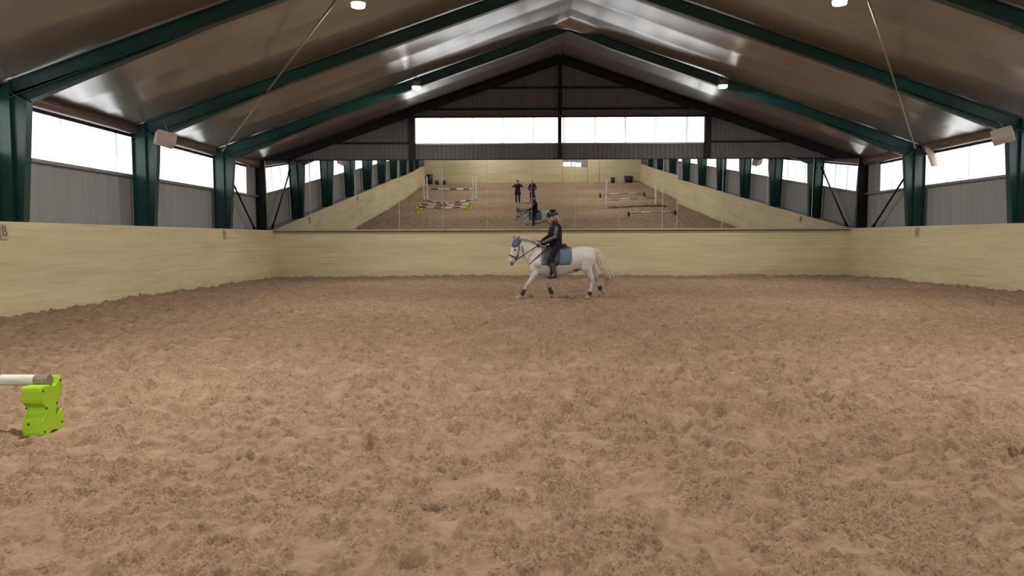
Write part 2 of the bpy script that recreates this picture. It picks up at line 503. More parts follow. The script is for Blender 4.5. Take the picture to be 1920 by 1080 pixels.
ZS, ZW = 2.91, 3.80       # side window sill and head
for side, x, sgn in (('left', XL, 1), ('right', XR, -1)):
    bm = BM()
    corrugated(bm, YF, YB, (x, sgn), 'y', lambda q: -0.1, lambda q: ZS, 0.50, 0.010)
    corrugated(bm, YF, YB, (x, sgn), 'y', lambda q: ZW, lambda q: 4.3, 0.50, 0.010)
    corrugated(bm, 25.92, YB, (x, sgn), 'y', lambda q: ZS, lambda q: ZW, 0.50, 0.010)
    tag(obj('wall_' + side, bm, M_CLAD), 'grey profiled cladding of the %s long wall' % side, 'wall', None, 'structure')

WX0, WX1, WZ0, WZ1 = -3.56, 6.40, 4.68, 5.55   # end window
bm = BM()
top = lambda q: zroof(q) + 0.05
corrugated(bm, XL, WX0, (YB, -1), 'x', lambda q: -0.1, top, 0.155, 0.03)
corrugated(bm, WX1, XR, (YB, -1), 'x', lambda q: -0.1, top, 0.155, 0.03)
corrugated(bm, WX0, WX1, (YB, -1), 'x', lambda q: -0.1, lambda q: WZ0, 0.155, 0.03)
corrugated(bm, WX0, WX1, (YB, -1), 'x', lambda q: WZ1, top, 0.155, 0.03)
tag(obj('wall_back', bm, M_GABLE), 'brown-grey corrugated gable wall above the mirrors, coloured darker for backlight', 'wall', None, 'structure')
bm = BM()
corrugated(bm, XL, XR, (YF, 1), 'x', lambda q: -0.1, top, 0.155, 0.03)
tag(obj('wall_front', bm, M_CLAD), 'corrugated gable wall opposite the mirrors', 'wall', None, 'structure')

# roof lining: two sagging slopes of glossy foil
def build_ceiling():
    ys = np.arange(YF - 0.1, YB + 0.15, 0.10); us = np.linspace(0, 1, 61)
    v, f = [], []
    fr = np.array(FRAMES)
    nz1 = lattice(us * 10.6, ys, 1.15, 31); nz2 = lattice(us * 10.6, ys, 3.0, 32)
    for s in (-1, 1):
        base = len(v); half = (XM - XL) if s < 0 else (XR - XM)
        for j, y in enumerate(ys):
            d = np.min(np.abs(fr - y)); sag = 0.05 * (1 - math.exp(-(d / 0.8) ** 2))
            ph = (y / 1.2) % 1.0
            seam = 0.022 * abs(math.sin(math.pi * ph))
            for i, u in enumerate(us):
                x = XM + s * u * half
                z = ZRIDGE - SLOPE * u * half + 0.02 - sag * math.sin(math.pi * min(1, u * 1.0)) * 0.6 + seam * 0.7 + 0.022 * nz1[j, i] + 0.03 * nz2[j, i]
                z -= 0.20 * math.exp(-((x - XM - 0.35) / 0.42) ** 2 - ((y - 22.85) / 0.30) ** 2) + 0.14 * math.exp(-((x - XM + 0.1) / 0.25) ** 2 - ((y - 22.85) / 0.30) ** 2)
                v.append((x, y, z))
        n = len(us)
        for j in range(len(ys) - 1):
            for i in range(n - 1):
                a = base + j * n + i
                q = (a, a + 1, a + n + 1, a + n)
                f.append(q if s < 0 else q[::-1])
    me = bpy.data.meshes.new('ceiling'); me.from_pydata(v, [], f)
    me.polygons.foreach_set('use_smooth', [True] * len(me.polygons))
    tag(link('ceiling', me, M_LINE), 'glossy brown foil lining sagging between the roof frames', 'ceiling', None, 'structure')
    bm = BM()                                     # weatherproof roof sheet above the lining
    for s in (-1, 1):
        xe = XL - 0.3 if s < 0 else XR + 0.3
        ze = ZRIDGE - SLOPE * abs(xe - XM)
        vs = [bm.verts.new(p) for p in ((XM, YF - 0.3, ZRIDGE + 0.25), (XM, YB + 0.3, ZRIDGE + 0.25), (xe, YB + 0.3, ze + 0.25), (xe, YF - 0.3, ze + 0.25))]
        bm.faces.new(vs)
    tag(obj('roof', bm, M_GABLE), 'roof sheeting above the foil lining', 'roof', None, 'structure')


build_ceiling()

# windows ------------------------------------------------------------------
wn = [0]


def window(bx, mat, sillbox, headbox, label):
    wn[0] += 1
    bm = BM(); box(bm, *bx)
    o = obj('window_%d' % wn[0], bm, mat)
    tag(o, label, 'window', None, 'structure')
    bm = BM(); box(bm, *sillbox); obj('window_sill', bm, M_FLASH, o)
    if headbox:
        bm = BM(); box(bm, *headbox); obj('window_head', bm, M_BLACK, o)
    return o


bays = list(zip(FRAMES, FRAMES[1:] + [YF]))
for side, x, s in (('left', XL, 1), ('right', XR, -1)):
    for i, (y1, y0) in enumerate(bays):
        ya = y0 + 0.01; yb = 25.92 if i == 0 else y1 - 0.01
        xa, xb = sorted((x - s * 0.03, x + s * 0.005))
        sa, sb = sorted((x - s * 0.02, x + s * 0.085)); ha, hb = sorted((x - s * 0.02, x + s * 0.05))
        window((xa, xb, ya, yb, ZS, ZW), M_WIN, (sa, sb, ya, (y1 if i == 0 else yb), ZS - 0.065, ZS), (ha, hb, ya, yb, ZW - 0.01, ZW + 0.045),
               'white translucent window strip in the %s wall, %s bay from the mirrors' % (side, ORD[i]))
for k, (a, b) in enumerate(((WX0, XM - 0.04), (XM - 0.02, WX1))):
    window((a, b, YB - 0.005, YB + 0.03, WZ0, WZ1), M_WIN, (a, b, YB - 0.05, YB + 0.02, WZ0 - 0.05, WZ0), (a, b, YB - 0.06, YB + 0.02, WZ1, WZ1 + 0.05),
           'white translucent gable window %s of the centre post above the mirrors' % ('to the left', 'to the right')[k])
for a, b in ((4.25, 5.0), (5.1, 5.85)):
    window((a, b, YF + 0.03, YF + 0.05, 1.52, 1.92), M_WIN, (a, b, YF + 0.02, YF + 0.09, 1.47, 1.52), None,
           'small bright window over the gate in the far end wall, %s' % ('hinge side' if a < 5 else 'latch side'))

# foil edge beam along both eaves
for side, x, s in (('left', XL, 1), ('right', XR, -1)):
    bm = BM(); ys = np.arange(YF, YB, 0.15); rows = []
    for y in ys:
        d = min(abs(y - f) for f in FRAMES); sg = 0.045 * math.cos(min(d, 2.4) / 2.4 * math.pi) + 0.012 * math.sin(y * 5.1) + 0.008 * math.sin(y * 13)
        z0, z1 = ZW + 0.045, 4.06 + sg * 0.6
        rows.append([bm.verts.new(p) for p in ((x + s * 0.05, y, z0), (x + s * 0.15, y, z0 + 0.02), (x + s * 0.20, y, (z0 + z1) / 2), (x + s * 0.18, y, z1), (x + s * 0.04, y, z1 + 0.06))])
    for a, b in zip(rows, rows[1:]):
        for k in range(4): bm.faces.new((a[k], b[k], b[k + 1], a[k + 1]))
    wn[0] += 0
    tag(obj('trim_%d' % (1 if s > 0 else 2), bm, M_FASCIA, None, True), 'wavy brown foil edge above the %s windows' % side, 'edge trim', None, 'structure')


# kickboards ------------------------------------------------------------------
def kickboard(name, p0, p1, inward, ztop, label, lean=0.17, board=0.14):
    """boards leaning so that the foot stands further into the arena; p0-p1 is the top line"""
    p0, p1, inw = Vector((*p0, 0)), Vector((*p1, 0)), Vector((*inward, 0))
    prof = [(-0.08, ztop), (0.0, ztop)]
    z = ztop
    while z > -0.05:
        zz = max(z - board, -0.12)
        off = lambda q: lean * (1 - q / ztop)
        prof += [(off(z - 0.003), z - 0.003), (off(zz + 0.003), zz + 0.003), (off(zz) - 0.002, zz)]
        z = zz
    prof.append((prof[-1][0] - 0.08, prof[-1][1]))
    bm = BM(); a = [bm.verts.new(p0 + inw * o + Vector((0, 0, zz))) for o, zz in prof]; b = [bm.verts.new(p1 + inw * o + Vector((0, 0, zz))) for o, zz in prof]
    for i in range(len(prof) - 1): bm.faces.new((a[i], a[i + 1], b[i + 1], b[i]))
    bm.faces.new((a[-1], a[0], b[0], b[-1])); bm.faces.new(a); bm.faces.new(b[::-1])
    return tag(obj(name, bm, M_KICK), label, 'kickboard', None, 'structure')


YK = 26.86
kickboard('baseboard_left', (KL, YF), (KL, YB), (1, 0), 1.70, 'pale yellow wooden kickboards along the left wall')
kickboard('baseboard_right', (KR, YF), (KR, YB), (-1, 0), 1.70, 'pale yellow wooden kickboards along the right wall')
kickboard('baseboard_back', (KL - 0.05, YK), (KR + 0.05, YK), (0, -1), 1.64, 'yellow wooden kickboards under the mirrors', 0.12)
for k, (a, b) in enumerate(((KL, 4.15), (7.70, KR))):
    kickboard('baseboard_front' if k == 0 else 'baseboard_front_gate_side', (a, YF + 0.5), (b, YF + 0.5), (0, 1), 2.25, 'yellow kickboards of the far end wall %s the gate' % ('before', 'beyond')[k], 0.12)
for k, (a, b) in enumerate(((4.18, 6.42), (6.45, 7.67))):
    kickboard('door_%d' % (k + 1), (a, YF + 0.47), (b, YF + 0.47), (0, 1), 1.50 if k == 0 else 2.25, 'yellow boarded gate leaf in the far end wall, %s' % ('under the small windows', 'beside the kickboards')[k], 0.05)
# ledges: behind the side boards, under the mirrors
for k, (a, b) in enumerate(((XL, KL - 0.03), (KR + 0.03, XR))):
    bm = BM(); box(bm, a, b, YF, YB, 1.63, 1.655)
    tag(obj('trim_%d' % (3 + k), bm, M_FLASH), 'grey ledge behind the %s kickboards' % ('left', 'right')[k], 'ledge', None, 'structure')
bm = BM(); box(bm, KL - 0.02, KR + 0.02, 26.74, 27.0, 1.665, 1.70)
tag(obj('trim_5', bm, M_LEDGE), 'pale wooden ledge below the mirrors', 'ledge', None, 'structure')
bm = BM(); box(bm, -8.74, 11.66, 26.86, 27.02, 4.06, 4.12)
tag(obj('trim_6', bm, M_BLACK), 'dark rail along the tops of the mirrors', 'rail', None, 'structure')
tn = 6
# gable posts and girts
for x, w, lab in ((XM - 0.03, 0.06, 'slim dark post in the middle of the gable wall'), (-3.68, 0.11, 'dark post at the left end of the gable window'), (6.51, 0.11, 'dark post at the right end of the gable window')):
    bm = BM(); box(bm, x - w, x + w, YB - 0.14, YB - 0.01, 4.10, zroof(x) - 0.02)
    tn += 1
    tag(obj('trim_%d' % tn, bm, M_BLACK), lab, 'post', None, 'structure')
for z, x0, x1, t, lab in ((6.56, -1.4, 4.3, 0.03, 'upper thin rail across the gable wall'), (5.84, -3.5, 6.4, 0.03, 'lower thin rail across the gable wall'), (4.70, -7.0, -3.75, 0.03, 'thin rail left of the gable window'), (4.70, 6.6, 9.9, 0.03, 'thin rail right of the gable window')):
    bm = BM(); box(bm, x0, x1, YB - 0.075, YB - 0.01, z - t, z + t); tn += 1
    tag(obj('trim_%d' % tn, bm, M_BLACK), lab, 'rail', None, 'structure')

# ------------------------------------------------------------------ portal frames
HC = 3.76        # height of the inner corner


def build_frame():
    root = empty('portal_frame')
    for s in (-1, 1):
        ex = lambda d: XM + s * d      # distance from the ridge
        dw = 10.46                      # outer flange of the column
        zin = lambda d, dep: ZRIDGE - SLOPE * d - dep
        # column: rolled beam outside, tapered haunch inside
        bm = BM()
        prism_y(bm, [(ex(dw), -0.1), (ex(dw - 0.30), -0.1), (ex(dw - 0.30), zin(dw - 0.3, 0.0)), (ex(dw), zin(dw, 0.0))], -0.007, 0.007)
        for d in (dw, dw - 0.30):
            prism_y(bm, strip_poly((ex(d), -0.1), (ex(d), zin(d, 0.02)), 0.016), -0.085, 0.085)
        prism_y(bm, strip_poly((ex(dw), HC), (ex(dw - 0.30), HC + 0.02), 0.014), -0.08, 0.08)
        col = obj('column', bm, M_GREEN, root)
        bm = BM()
        prism_y(bm, [(ex(dw - 0.30), -0.1), (ex(dw - 0.33), -0.1), (ex(dw - 0.60), HC), (ex(dw - 0.30), HC + 0.16)], -0.007, 0.007)
        prism_y(bm, strip_poly((ex(dw - 0.33), -0.1), (ex(dw - 0.60), HC), 0.016), -0.085, 0.085)
        prism_y(bm, strip_poly((ex(dw - 0.30), HC + 0.16), (ex(dw - 0.60), HC), 0.016), -0.085, 0.085)
        obj('haunch', bm, M_GREEN, col)
        # rafter
        bm = BM()
        dn = dw - 0.30
        prism_y(bm, [(ex(dn), zin(dn, 0.0)), (ex(0), zin(0, 0.0)), (ex(0), zin(0, 0.22)), (ex(1.2), zin(1.2, 0.30)), (ex(dn), zin(dn, 0.30))], -0.006, 0.006)
        prism_y(bm, strip_poly((ex(0), zin(0, 0.22)), (ex(1.2), zin(1.2, 0.30)), 0.018), -0.085, 0.085)
        prism_y(bm, strip_poly((ex(1.2), zin(1.2, 0.30)), (ex(dn), zin(dn, 0.30)), 0.018), -0.085, 0.085)
        prism_y(bm, strip_poly((ex(0), zin(0, 0.02)), (ex(dn), zin(dn, 0.02)), 0.018), -0.085, 0.085)
        raf = obj('rafter', bm, M_GREEN, root)
        bm = BM(); dh = dw - 0.60; dt = 6.9
        zc = HC + 0.005
        prism_y(bm, [(ex(dn), zin(dn, 0.30)), (ex(dt), zin(dt, 0.30)), (ex(dh), zc), (ex(dn), zc + 0.15)], -0.006, 0.006)
        prism_y(bm, strip_poly((ex(dt), zin(dt, 0.31)), (ex(dh), zc), 0.018), -0.085, 0.085)
        obj('haunch', bm, M_GREEN, raf)
    return root


proto = build_frame()
for i, y in enumerate(FRAMES[1:]):
    f = proto if i == 0 else copy_tree(proto)
    f.location = (0, y, 0)
    tag(f, 'dark green steel portal frame with tapered haunches, %s from the mirror wall' % ORD[i + 1], 'steel frame', 'portal frames along the arena')
# slimmer frame against the gable, its backlit shade put into a black colour
g = empty('gable_frame', (0, FRAMES[0], 0))
for s in (-1, 1):
    ex = lambda d: XM + s * d
    zin = lambda d, dep: ZRIDGE - SLOPE * d - dep
    bm = BM()
    prism_y(bm, [(ex(10.5), -0.1), (ex(10.2), -0.1), (ex(10.2), zin(10.2, 0.0)), (ex(10.5), zin(10.5, 0.0))], -0.007, 0.007)
    for d in (10.5, 10.2): prism_y(bm, strip_poly((ex(d), -0.1), (ex(d), zin(d, 0.02)), 0.016), -0.09, 0.09)
    obj('column', bm, M_BLACK, g)
    bm = BM()
    prism_y(bm, [(ex(10.2), zin(10.2, 0)), (ex(0), zin(0, 0)), (ex(0), zin(0, 0.26)), (ex(10.2), zin(10.2, 0.26))], -0.007, 0.007)
    for dep in (0.02, 0.26): prism_y(bm, strip_poly((ex(0), zin(0, dep)), (ex(10.2), zin(10.2, dep)), 0.018), -0.09, 0.09)
    obj('rafter', bm, M_BLACK, g)
tag(g, 'steel frame coloured black for backlight, against the gable wall around the mirrors', 'steel frame')

# brace rods
def rod(name, p, q, r, mat, label, cat='brace rod', group=None):
    bm = BM(); tube(bm, [p, q], r, 8)
    for c, d in ((p, q), (q, p)):                      # fork end and turnbuckle
        v = (Vector(d) - Vector(c)).normalized(); tube(bm, [Vector(c) + v * 0.05, Vector(c) + v * 0.28], r * 1.8, 8)
    return tag(obj(name, bm, mat, None, True), label, cat, group)


rod('roof_brace', (-8.72, 22.9, 3.98), (-3.0, 13.5, 5.62), 0.021, M_ROD, 'thin steel brace rod slanting under the left roof slope')
rod('roof_brace', (11.58, 22.9, 3.98), (5.90, 13.5, 5.60), 0.021, M_ROD, 'thin steel brace rod slanting under the right roof slope')
rod('wall_brace', (-8.86, 23.4, 3.62), (-8.86, 26.1, 1.62), 0.030, M_BLACK, 'dark diagonal brace rod on the left wall beside the corner post')
rod('wall_brace', (11.76, 23.2, 3.66), (11.76, 26.0, 1.62), 0.030, M_BLACK, 'dark diagonal brace rod on the right wall beside the corner post')

# ------------------------------------------------------------------ mirrors
edges = [-8.74, -7.21, -5.66, -4.14, -2.62, -1.09, 0.45, 1.95, 3.48, 4.97, 5.47, 7.02, 8.56, 10.11, 11.63]
def warp(x, z):
    """old glass pulled slightly out of true beside two of the joints"""
    y = 0.0
    for xc, prof in ((-2.62, ((0.0, .0026), (1.1, .0026), (1.4, 0.0), (2.5, 0.0))), (3.48, ((0.0, .0014), (0.9, .0016), (1.08, .0014), (1.24, -.0016), (1.5, 0.0), (2.5, 0.0)))):
        k = max(0.0, 1 - abs(x - xc) / 0.95)
        if k <= 0: continue
        zs = np.linspace(0, z, 40); y += k * float(np.mean(np.interp(zs, [p[0] for p in prof], [p[1] for p in prof])) * z)
    return y


for i, (a, b) in enumerate(zip(edges, edges[1:])):
    tilt = (4.05 if a < 5.4 else 3.75) + random.uniform(-0.05, 0.05)
    yaw = random.uniform(-0.05, 0.05)
    w, h = b - a, 2.385
    root = empty('wall_mirror', ((a + b) / 2, 26.93, 1.70)); root.rotation_euler = (R(tilt), 0, R(yaw))
    bm = BM(); NX, NZ = 20, 40; rows = []
    for jz in range(NZ + 1):
        zz = h * jz / NZ; row = []
        for ix in range(NX + 1):
            xx = -w / 2 + 0.006 + (w - 0.012) * ix / NX
            row.append(bm.verts.new((xx, warp((a + b) / 2 + xx, zz), zz)))
        rows.append(row)
    for r0, r1 in zip(rows, rows[1:]):
        for ix in range(NX): bm.faces.new((r0[ix], r0[ix + 1], r1[ix + 1], r1[ix]))
    gl = obj('mirror_glass', bm, M_MIRROR, root, True)
    bm = BM(); box(bm, -w / 2 + 0.006, w / 2 - 0.006, 0.007, 0.016, 0.0, h); obj('backing', bm, M_DARKPL, root)
    e = 0.010 if i in (0, 1, 2, 8, 9, 10, 11, 12) else 0.006
    bm = BM(); box(bm, w / 2 - e, w / 2 + e, -0.003, 0.016, 0.0, h)
    obj('edge_strip', bm, M_PALE, root)
    if i == 0:
        bm = BM(); box(bm, -w / 2 - 0.01, -w / 2 + 0.02, -0.004, 0.016, 0.0, h); obj('edge_strip', bm, M_PALE, root)
    lab = 'narrow wall mirror between two wide ones' if w < 1 else 'tall wall mirror above the kickboards, %s from the left end of the row' % ORD[i]
    tag(root, lab, 'mirror', 'mirrors on the end wall')

# ------------------------------------------------------------------ lamps
def build_lamp():
    root = empty('high_bay_lamp')
    bm = BM(); hloft(bm, [(0, 0, 0.0, 0.17, 0.17), (0, 0, 0.035, 0.185, 0.185), (0, 0, 0.05, 0.15, 0.15), (0, 0, 0.17, 0.11, 0.11), (0, 0, 0.20, 0.06, 0.06)], 24)
    for k in range(12):                                  # cooling fins
        a = k * math.pi / 6; tube(bm, [(0.12 * math.cos(a), 0.12 * math.sin(a), 0.05), (0.10 * math.cos(a), 0.10 * math.sin(a), 0.18)], 0.012, 6)
    obj('housing', bm, M_LAMPBODY, root, False)
    bm = BM(); tube(bm, [(-0.13, 0, 0.04), (-0.14, 0, 0.25), (0.0, 0, 0.34), (0.14, 0, 0.25), (0.13, 0, 0.04)], 0.012, 6)
    tube(bm, [(0, 0, 0.33), (0, 0, 0.40)], 0.018, 6)
    obj('bracket', bm, M_LAMPBODY, root)
    bm = BM(); hloft(bm, [(0, 0, 0.0, 0.165, 0.165), (0, 0, -0.04, 0.160, 0.160), (0, 0, -0.075, 0.150, 0.150)], 24)
    lr = obj('lens_ring', bm, M_RING, root, False)
    bm = BM(); bm.faces.new([bm.verts.new((0.147 * math.cos(-a), 0.147 * math.sin(-a), -0.0765)) for a in np.linspace(0, 2 * math.pi, 17)[:-1]])
    bm.normal_update()
    me = bpy.data.meshes.new('lens'); bm.to_mesh(me); bm.free(); link('lens', me, M_LENS, lr)
    return root


lp = build_lamp(); first = True
LENS_DIM = [d for c in lp.children for d in c.children][0].data.copy(); LENS_DIM.materials[0] = M_LENS_DIM
LENS_FULL = [d for c in lp.children for d in c.children][0].data
for k, y in enumerate((22.45, 14.4, 6.4, -1.6, -9.6, -17.4)):
    for x, side in ((-2.92, 'left'), (5.84, 'right')):
        o = lp if first else copy_tree(lp); first = False
        o.location = (x, y, zroof(x) - 0.44 + 0.05 * (k == 0)); o.scale = (0.80, 0.80, 0.85)
        if k < 2:
            ln = [d for c in o.children for d in c.children][0]; ln.data = LENS_DIM
        else:
            ln = [d for c in o.children for d in c.children][0]; ln.data = LENS_FULL
        lab = ('lit white high bay lamp under the %s roof slope, nearest the gable wall' % side if k == 0 else
               'lit white high bay lamp under the %s roof slope, %s row from the gable wall' % (side, ORD[k]))
        tag(o, lab, 'lamp', 'high bay lamps')

# loudspeakers on the frames
def speaker(loc, rz, tilt, label):
    root = empty('loudspeaker', loc, rz); root.rotation_euler = (R(tilt), R(14 if loc[0] < 0 else -14), rz)
    bm = BM(); box(bm, -0.21, 0.21, -0.13, 0.13, -0.14, 0.14); obj('case', bm, M_BEIGE, root, False, 0.012)
    bm = BM(); box(bm, -0.19, 0.19, -0.142, -0.131, -0.12, 0.12); obj('grille', bm, plain('speaker_grille', (0.47, 0.39, 0.34), 0.7, 0, 0.1, 60), root)
    bm = BM(); tube(bm, [(0.05, 0.05, 0.14), (0.02, 0.08, 0.3), (-0.06, 0.12, 0.52)], 0.014, 6); obj('hanger', bm, M_ROD, root)
    return tag(root, label, 'loudspeaker', 'loudspeakers on the frames')


speaker((-8.10, 17.85, 3.69), R(38), -18, 'beige loudspeaker box on the green frame at the left wall windows')
speaker((10.92, 17.72, 3.66), R(-38), -18, 'beige loudspeaker box on the green frame at the right wall windows')
# loose end of the foil edge hanging over the right window
bm = BM(); rows = []
for k in range(9):
    u = k / 8; y = 22.55 - 0.12 * u; z = 3.98 - 0.58 * u
    rows.append([bm.verts.new(p) for p in ((11.66 + 0.16 * u, y, z), (11.78 + 0.16 * u, y - 0.035 * math.sin(u * 3), z + 0.01), (11.90 + 0.16 * u, y + 0.01, z))])
for a, b in zip(rows, rows[1:]):
    for j in range(2): bm.faces.new((a[j], b[j], b[j + 1], a[j + 1]))
o = obj('loose_flap', bm, M_BEIGE, None, True); sm = o.modifiers.new('t', 'SOLIDIFY'); sm.thickness = 0.02
tag(o, 'loose beige flap hanging down over the right window', 'flap')

# arena letters
def letter(ch, loc, rz, lean, label):
    root = empty('letter_plaque', loc); root.rotation_euler = (R(lean), 0, rz)
    bm = BM(); box(bm, -0.085, 0.085, -0.012, 0.004, -0.13, 0.13); obj('plate', bm, M_PLAQUE, root)
    cu = bpy.data.curves.new('t', 'FONT'); cu.body = ch; cu.size = 0.24; cu.align_x = 'CENTER'; cu.align_y = 'CENTER'; cu.extrude = 0.002
    t = bpy.data.objects.new('t', cu); COL.objects.link(t)
    me = bpy.data.meshes.new_from_object(t.evaluated_get(bpy.context.evaluated_depsgraph_get()))
    bpy.data.objects.remove(t)
    l = link('letter', me, M_INK, root); l.rotation_euler = (R(90), 0, 0); l.location = (0, -0.0145, 0)
    return tag(root, label, 'letter plaque', 'arena letters')


letter('B', (KL + 0.030, 12.72, 1.53), R(90), -5.7, 'small faded arena letter plaque on the left kickboards at the photo edge')
letter('F', (KL + 0.030, 22.34, 1.53), R(90), -5.7, 'small faded arena letter plaque on the left kickboards near the corner')
letter('K', (KR - 0.030, 22.30, 1.53), R(-90), -5.7, 'small faded arena letter plaque on the right kickboards')

# ------------------------------------------------------------------ jumps
def build_block():
    """lime cavaletti block: waisted box with pole notches on top"""
    root = empty('cavaletti_block')
    bm = BM()
    # silhouette in the y-z plane (seen from the end), extruded along x
    sil = [(-0.15, 0.0), (-0.06, 0.0), (-0.035, 0.035), (0.045, 0.035), (0.07, 0.0), (0.15, 0.0), (0.165, 0.03), (0.165, 0.150), (0.145, 0.180),
           (0.105, 0.165), (0.07, 0.125), (0.035, 0.130), (0.035, 0.165), (0.055, 0.215), (0.085, 0.250), (0.15, 0.270), (0.165, 0.295), (0.165, 0.42), (0.150, 0.435), (0.118, 0.435), (0.102, 0.405),
           (0.082, 0.368), (0.045, 0.355), (0.005, 0.360), (-0.02, 0.384), (-0.15, 0.385), (-0.165, 0.365),
           (-0.165, 0.275), (-0.15, 0.255), (-0.095, 0.235), (-0.075, 0.20), (-0.09, 0.165), (-0.15, 0.140), (-0.165, 0.115), (-0.165, 0.02)]
    a = [bm.verts.new((-0.088, y * .9, z)) for y, z in sil]; b = [bm.verts.new((0.088, y * .9, z)) for y, z in sil]
    n = len(sil); bm.faces.new(a[::-1]); bm.faces.new(b)
    for i in range(n): bm.faces.new((a[i], a[(i + 1) % n], b[(i + 1) % n], b[i]))
    obj('body', bm, M_LIME, root, False, 0.008)
    for s in (-1, 1):
        for y, z in ((-0.118, 0.350), (0.122, 0.395), (-0.082, 0.212), (0.062, 0.225), (-0.118, 0.035), (0.118, 0.065)):
            bm = BM(); tube(bm, [(s * 0.086, y, z), (s * 0.0905, y, z)], 0.010, 10)
            obj('bung', bm, M_HOLE, root)
    bm = BM(); tube(bm, [(-0.03, -0.147, 0.10), (-0.03, -0.1515, 0.10)], 0.010, 10); obj('bung', bm, M_HOLE, root)
    return root


def pole(p, q, r, mat, label, group='jump poles', ends=True):
    p, q = Vector(p), Vector(q); L = (q - p).length
    root = empty('jump_pole', p); root.rotation_euler = (q - p).to_track_quat('X', 'Z').to_euler()
    bm = BM(); tube(bm, [(0.10 if ends else 0, 0, 0), (L * 0.5, 0, 0), (L - (0.10 if ends else 0), 0, 0)], r, 20); obj('shaft', bm, mat, root, True)
    if ends:
        for a, b in ((0, 0.10), (L - 0.10, L)):
            bm = BM(); tube(bm, [(a, 0, 0), (b, 0, 0)], r * 1.012, 20); obj('end', bm, M_POLEEND, root)
    return tag(root, label, 'pole', group)


blk = build_block()
BX, BY = -3.442, 5.49
zb = -0.004
blk.location = (BX, BY, zb); blk.rotation_euler = (0, 0, R(-2)); blk.scale = (0.84, 0.84, 0.93)
tag(blk, 'lime green plastic jump block carrying the white pole end, nearest the viewer', 'jump block', 'lime green jump blocks')
for x, y, a, lab in ((-6.25, 5.45, -20, 'lime green block under the wall end of the front pole, seen in the mirror'),
                     (-3.30, 3.7, 20, 'lime green block under the inner end of the second pole, seen in the mirror'),
                     (-6.25, 3.7, -15, 'lime green block under the wall end of the second pole, seen in the mirror')):
    c = copy_tree(blk); c.location = (x, y, FLOORZ(x, y) - 0.012); c.rotation_euler = (0, 0, R(a)); tag(c, lab)
ZP = 0.368 * 0.93 + 0.040
pole((-6.40, 5.51, zb + ZP + 0.02), (BX + 0.045, 5.51, zb + ZP), 0.040, M_POLE, 'white and brown striped pole resting on the lime green block')
pole((-6.45, 3.72, FLOORZ(-6.25, 3.7) + ZP), (-3.10, 3.72, FLOORZ(-3.3, 3.7) + ZP), 0.040, M_POLE, 'striped pole on the second pair of lime blocks, seen in the mirror')


def standard(x, y, h, label, rz=90):
    z = FLOORZ(x, y) - 0.01
    root = empty('jump_standard', (x, y, z), R(rz))
    for d in (-0.125, 0.125):
        bm = BM(); box(bm, -0.045, 0.045, d - 0.045, d + 0.045, 0, h); obj('upright', bm, M_WHITE, root, False, 0.006)
    for q in (0.25, 1.1):
        bm = BM(); box(bm, -0.03, 0.03, -0.08, 0.08, q, q + 0.06); obj('cross_bar', bm, M_WHITE, root)
    for q in (-0.165, 0.085):
        bm = BM(); box(bm, -0.20, 0.20, q, q + 0.08, 0, 0.06); obj('foot', bm, M_POLEEND, root, False, 0.006)
    return tag(root, label, 'jump standard', 'white jump standards')


standard(-6.52, -2.4, 1.72, 'white jump standard by the left wall, seen in the mirror')
standard(-3.20, -2.4, 1.72, 'white jump standard on the inner side of the striped jump, seen in the mirror')
pole((-6.365, -2.4, 0.88), (-3.355, -2.4, 0.84), 0.05, M_POLE, 'striped pole halfway up the white standards, seen in the mirror')
pole((-6.5, -2.1, 0.14), (-4.95, -0.55, 0.12), 0.05, M_POLE, 'striped pole lying slanted before the white standards, wall side')
pole((-4.85, -0.55, 0.12), (-3.2, -2.0, 0.14), 0.05, M_POLE, 'striped pole lying slanted before the white standards, inner side')
standard(5.98, 1.0, 1.72, 'white jump standard on the inner side of the right jump, seen in the mirror', 0)
standard(9.32, 1.0, 1.52, 'shorter white jump standard by the right wall, seen in the mirror', 0)
pole((6.0, 1.0, 0.40), (9.3, 1.0, 0.42), 0.05, M_POLEW, 'white pole low between the right-hand standards, seen in the mirror')
pole((5.9, 3.0, 0.11), (9.6, 3.3, 0.11), 0.05, M_POLEB, 'brown pole lying on the sand before the right-hand jump')


def low_block(x, y, label):
    o = empty('pole_support', (x, y, FLOORZ(x, y) - 0.01))
    for s in (-1, 1):
        bm = BM(); prism_y(bm, [(-0.05, 0), (0.05, 0), (0.04, 0.30), (-0.04, 0.30)], s * 0.16 - 0.045, s * 0.16 + 0.045); obj('cheek', bm, M_DARKPL, o, False, 0.006)
    bm = BM(); box(bm, -0.05, 0.05, -0.115, 0.115, 0.05, 0.14); obj('saddle_bar', bm, M_DARKPL, o, False, 0.006)
    return tag(o, label, 'pole support', 'dark pole supports')


low_block(6.45, 8.3, 'dark pole support under the lone low pole, inner end, seen in the mirror')
low_block(9.25, 7.9, 'dark pole support under the lone low pole, wall end, seen in the mirror')
pole((6.35, 8.28, FLOORZ(6.45, 8.3) + 0.20), (9.35, 7.92, FLOORZ(9.25, 7.9) + 0.20), 0.048, M_POLEW, 'lone low white pole on dark supports, seen in the mirror')
low_block(6.15, -4.2, 'dark pole support behind the right jump, inner end, seen in the mirror')
low_block(9.30, -4.2, 'dark pole support behind the right jump, wall end, seen in the mirror')
pole((6.05, -4.2, 0.25), (9.4, -4.2, 0.25), 0.048, M_POLEW, 'white pole on dark supports behind the right jump, seen in the mirror')


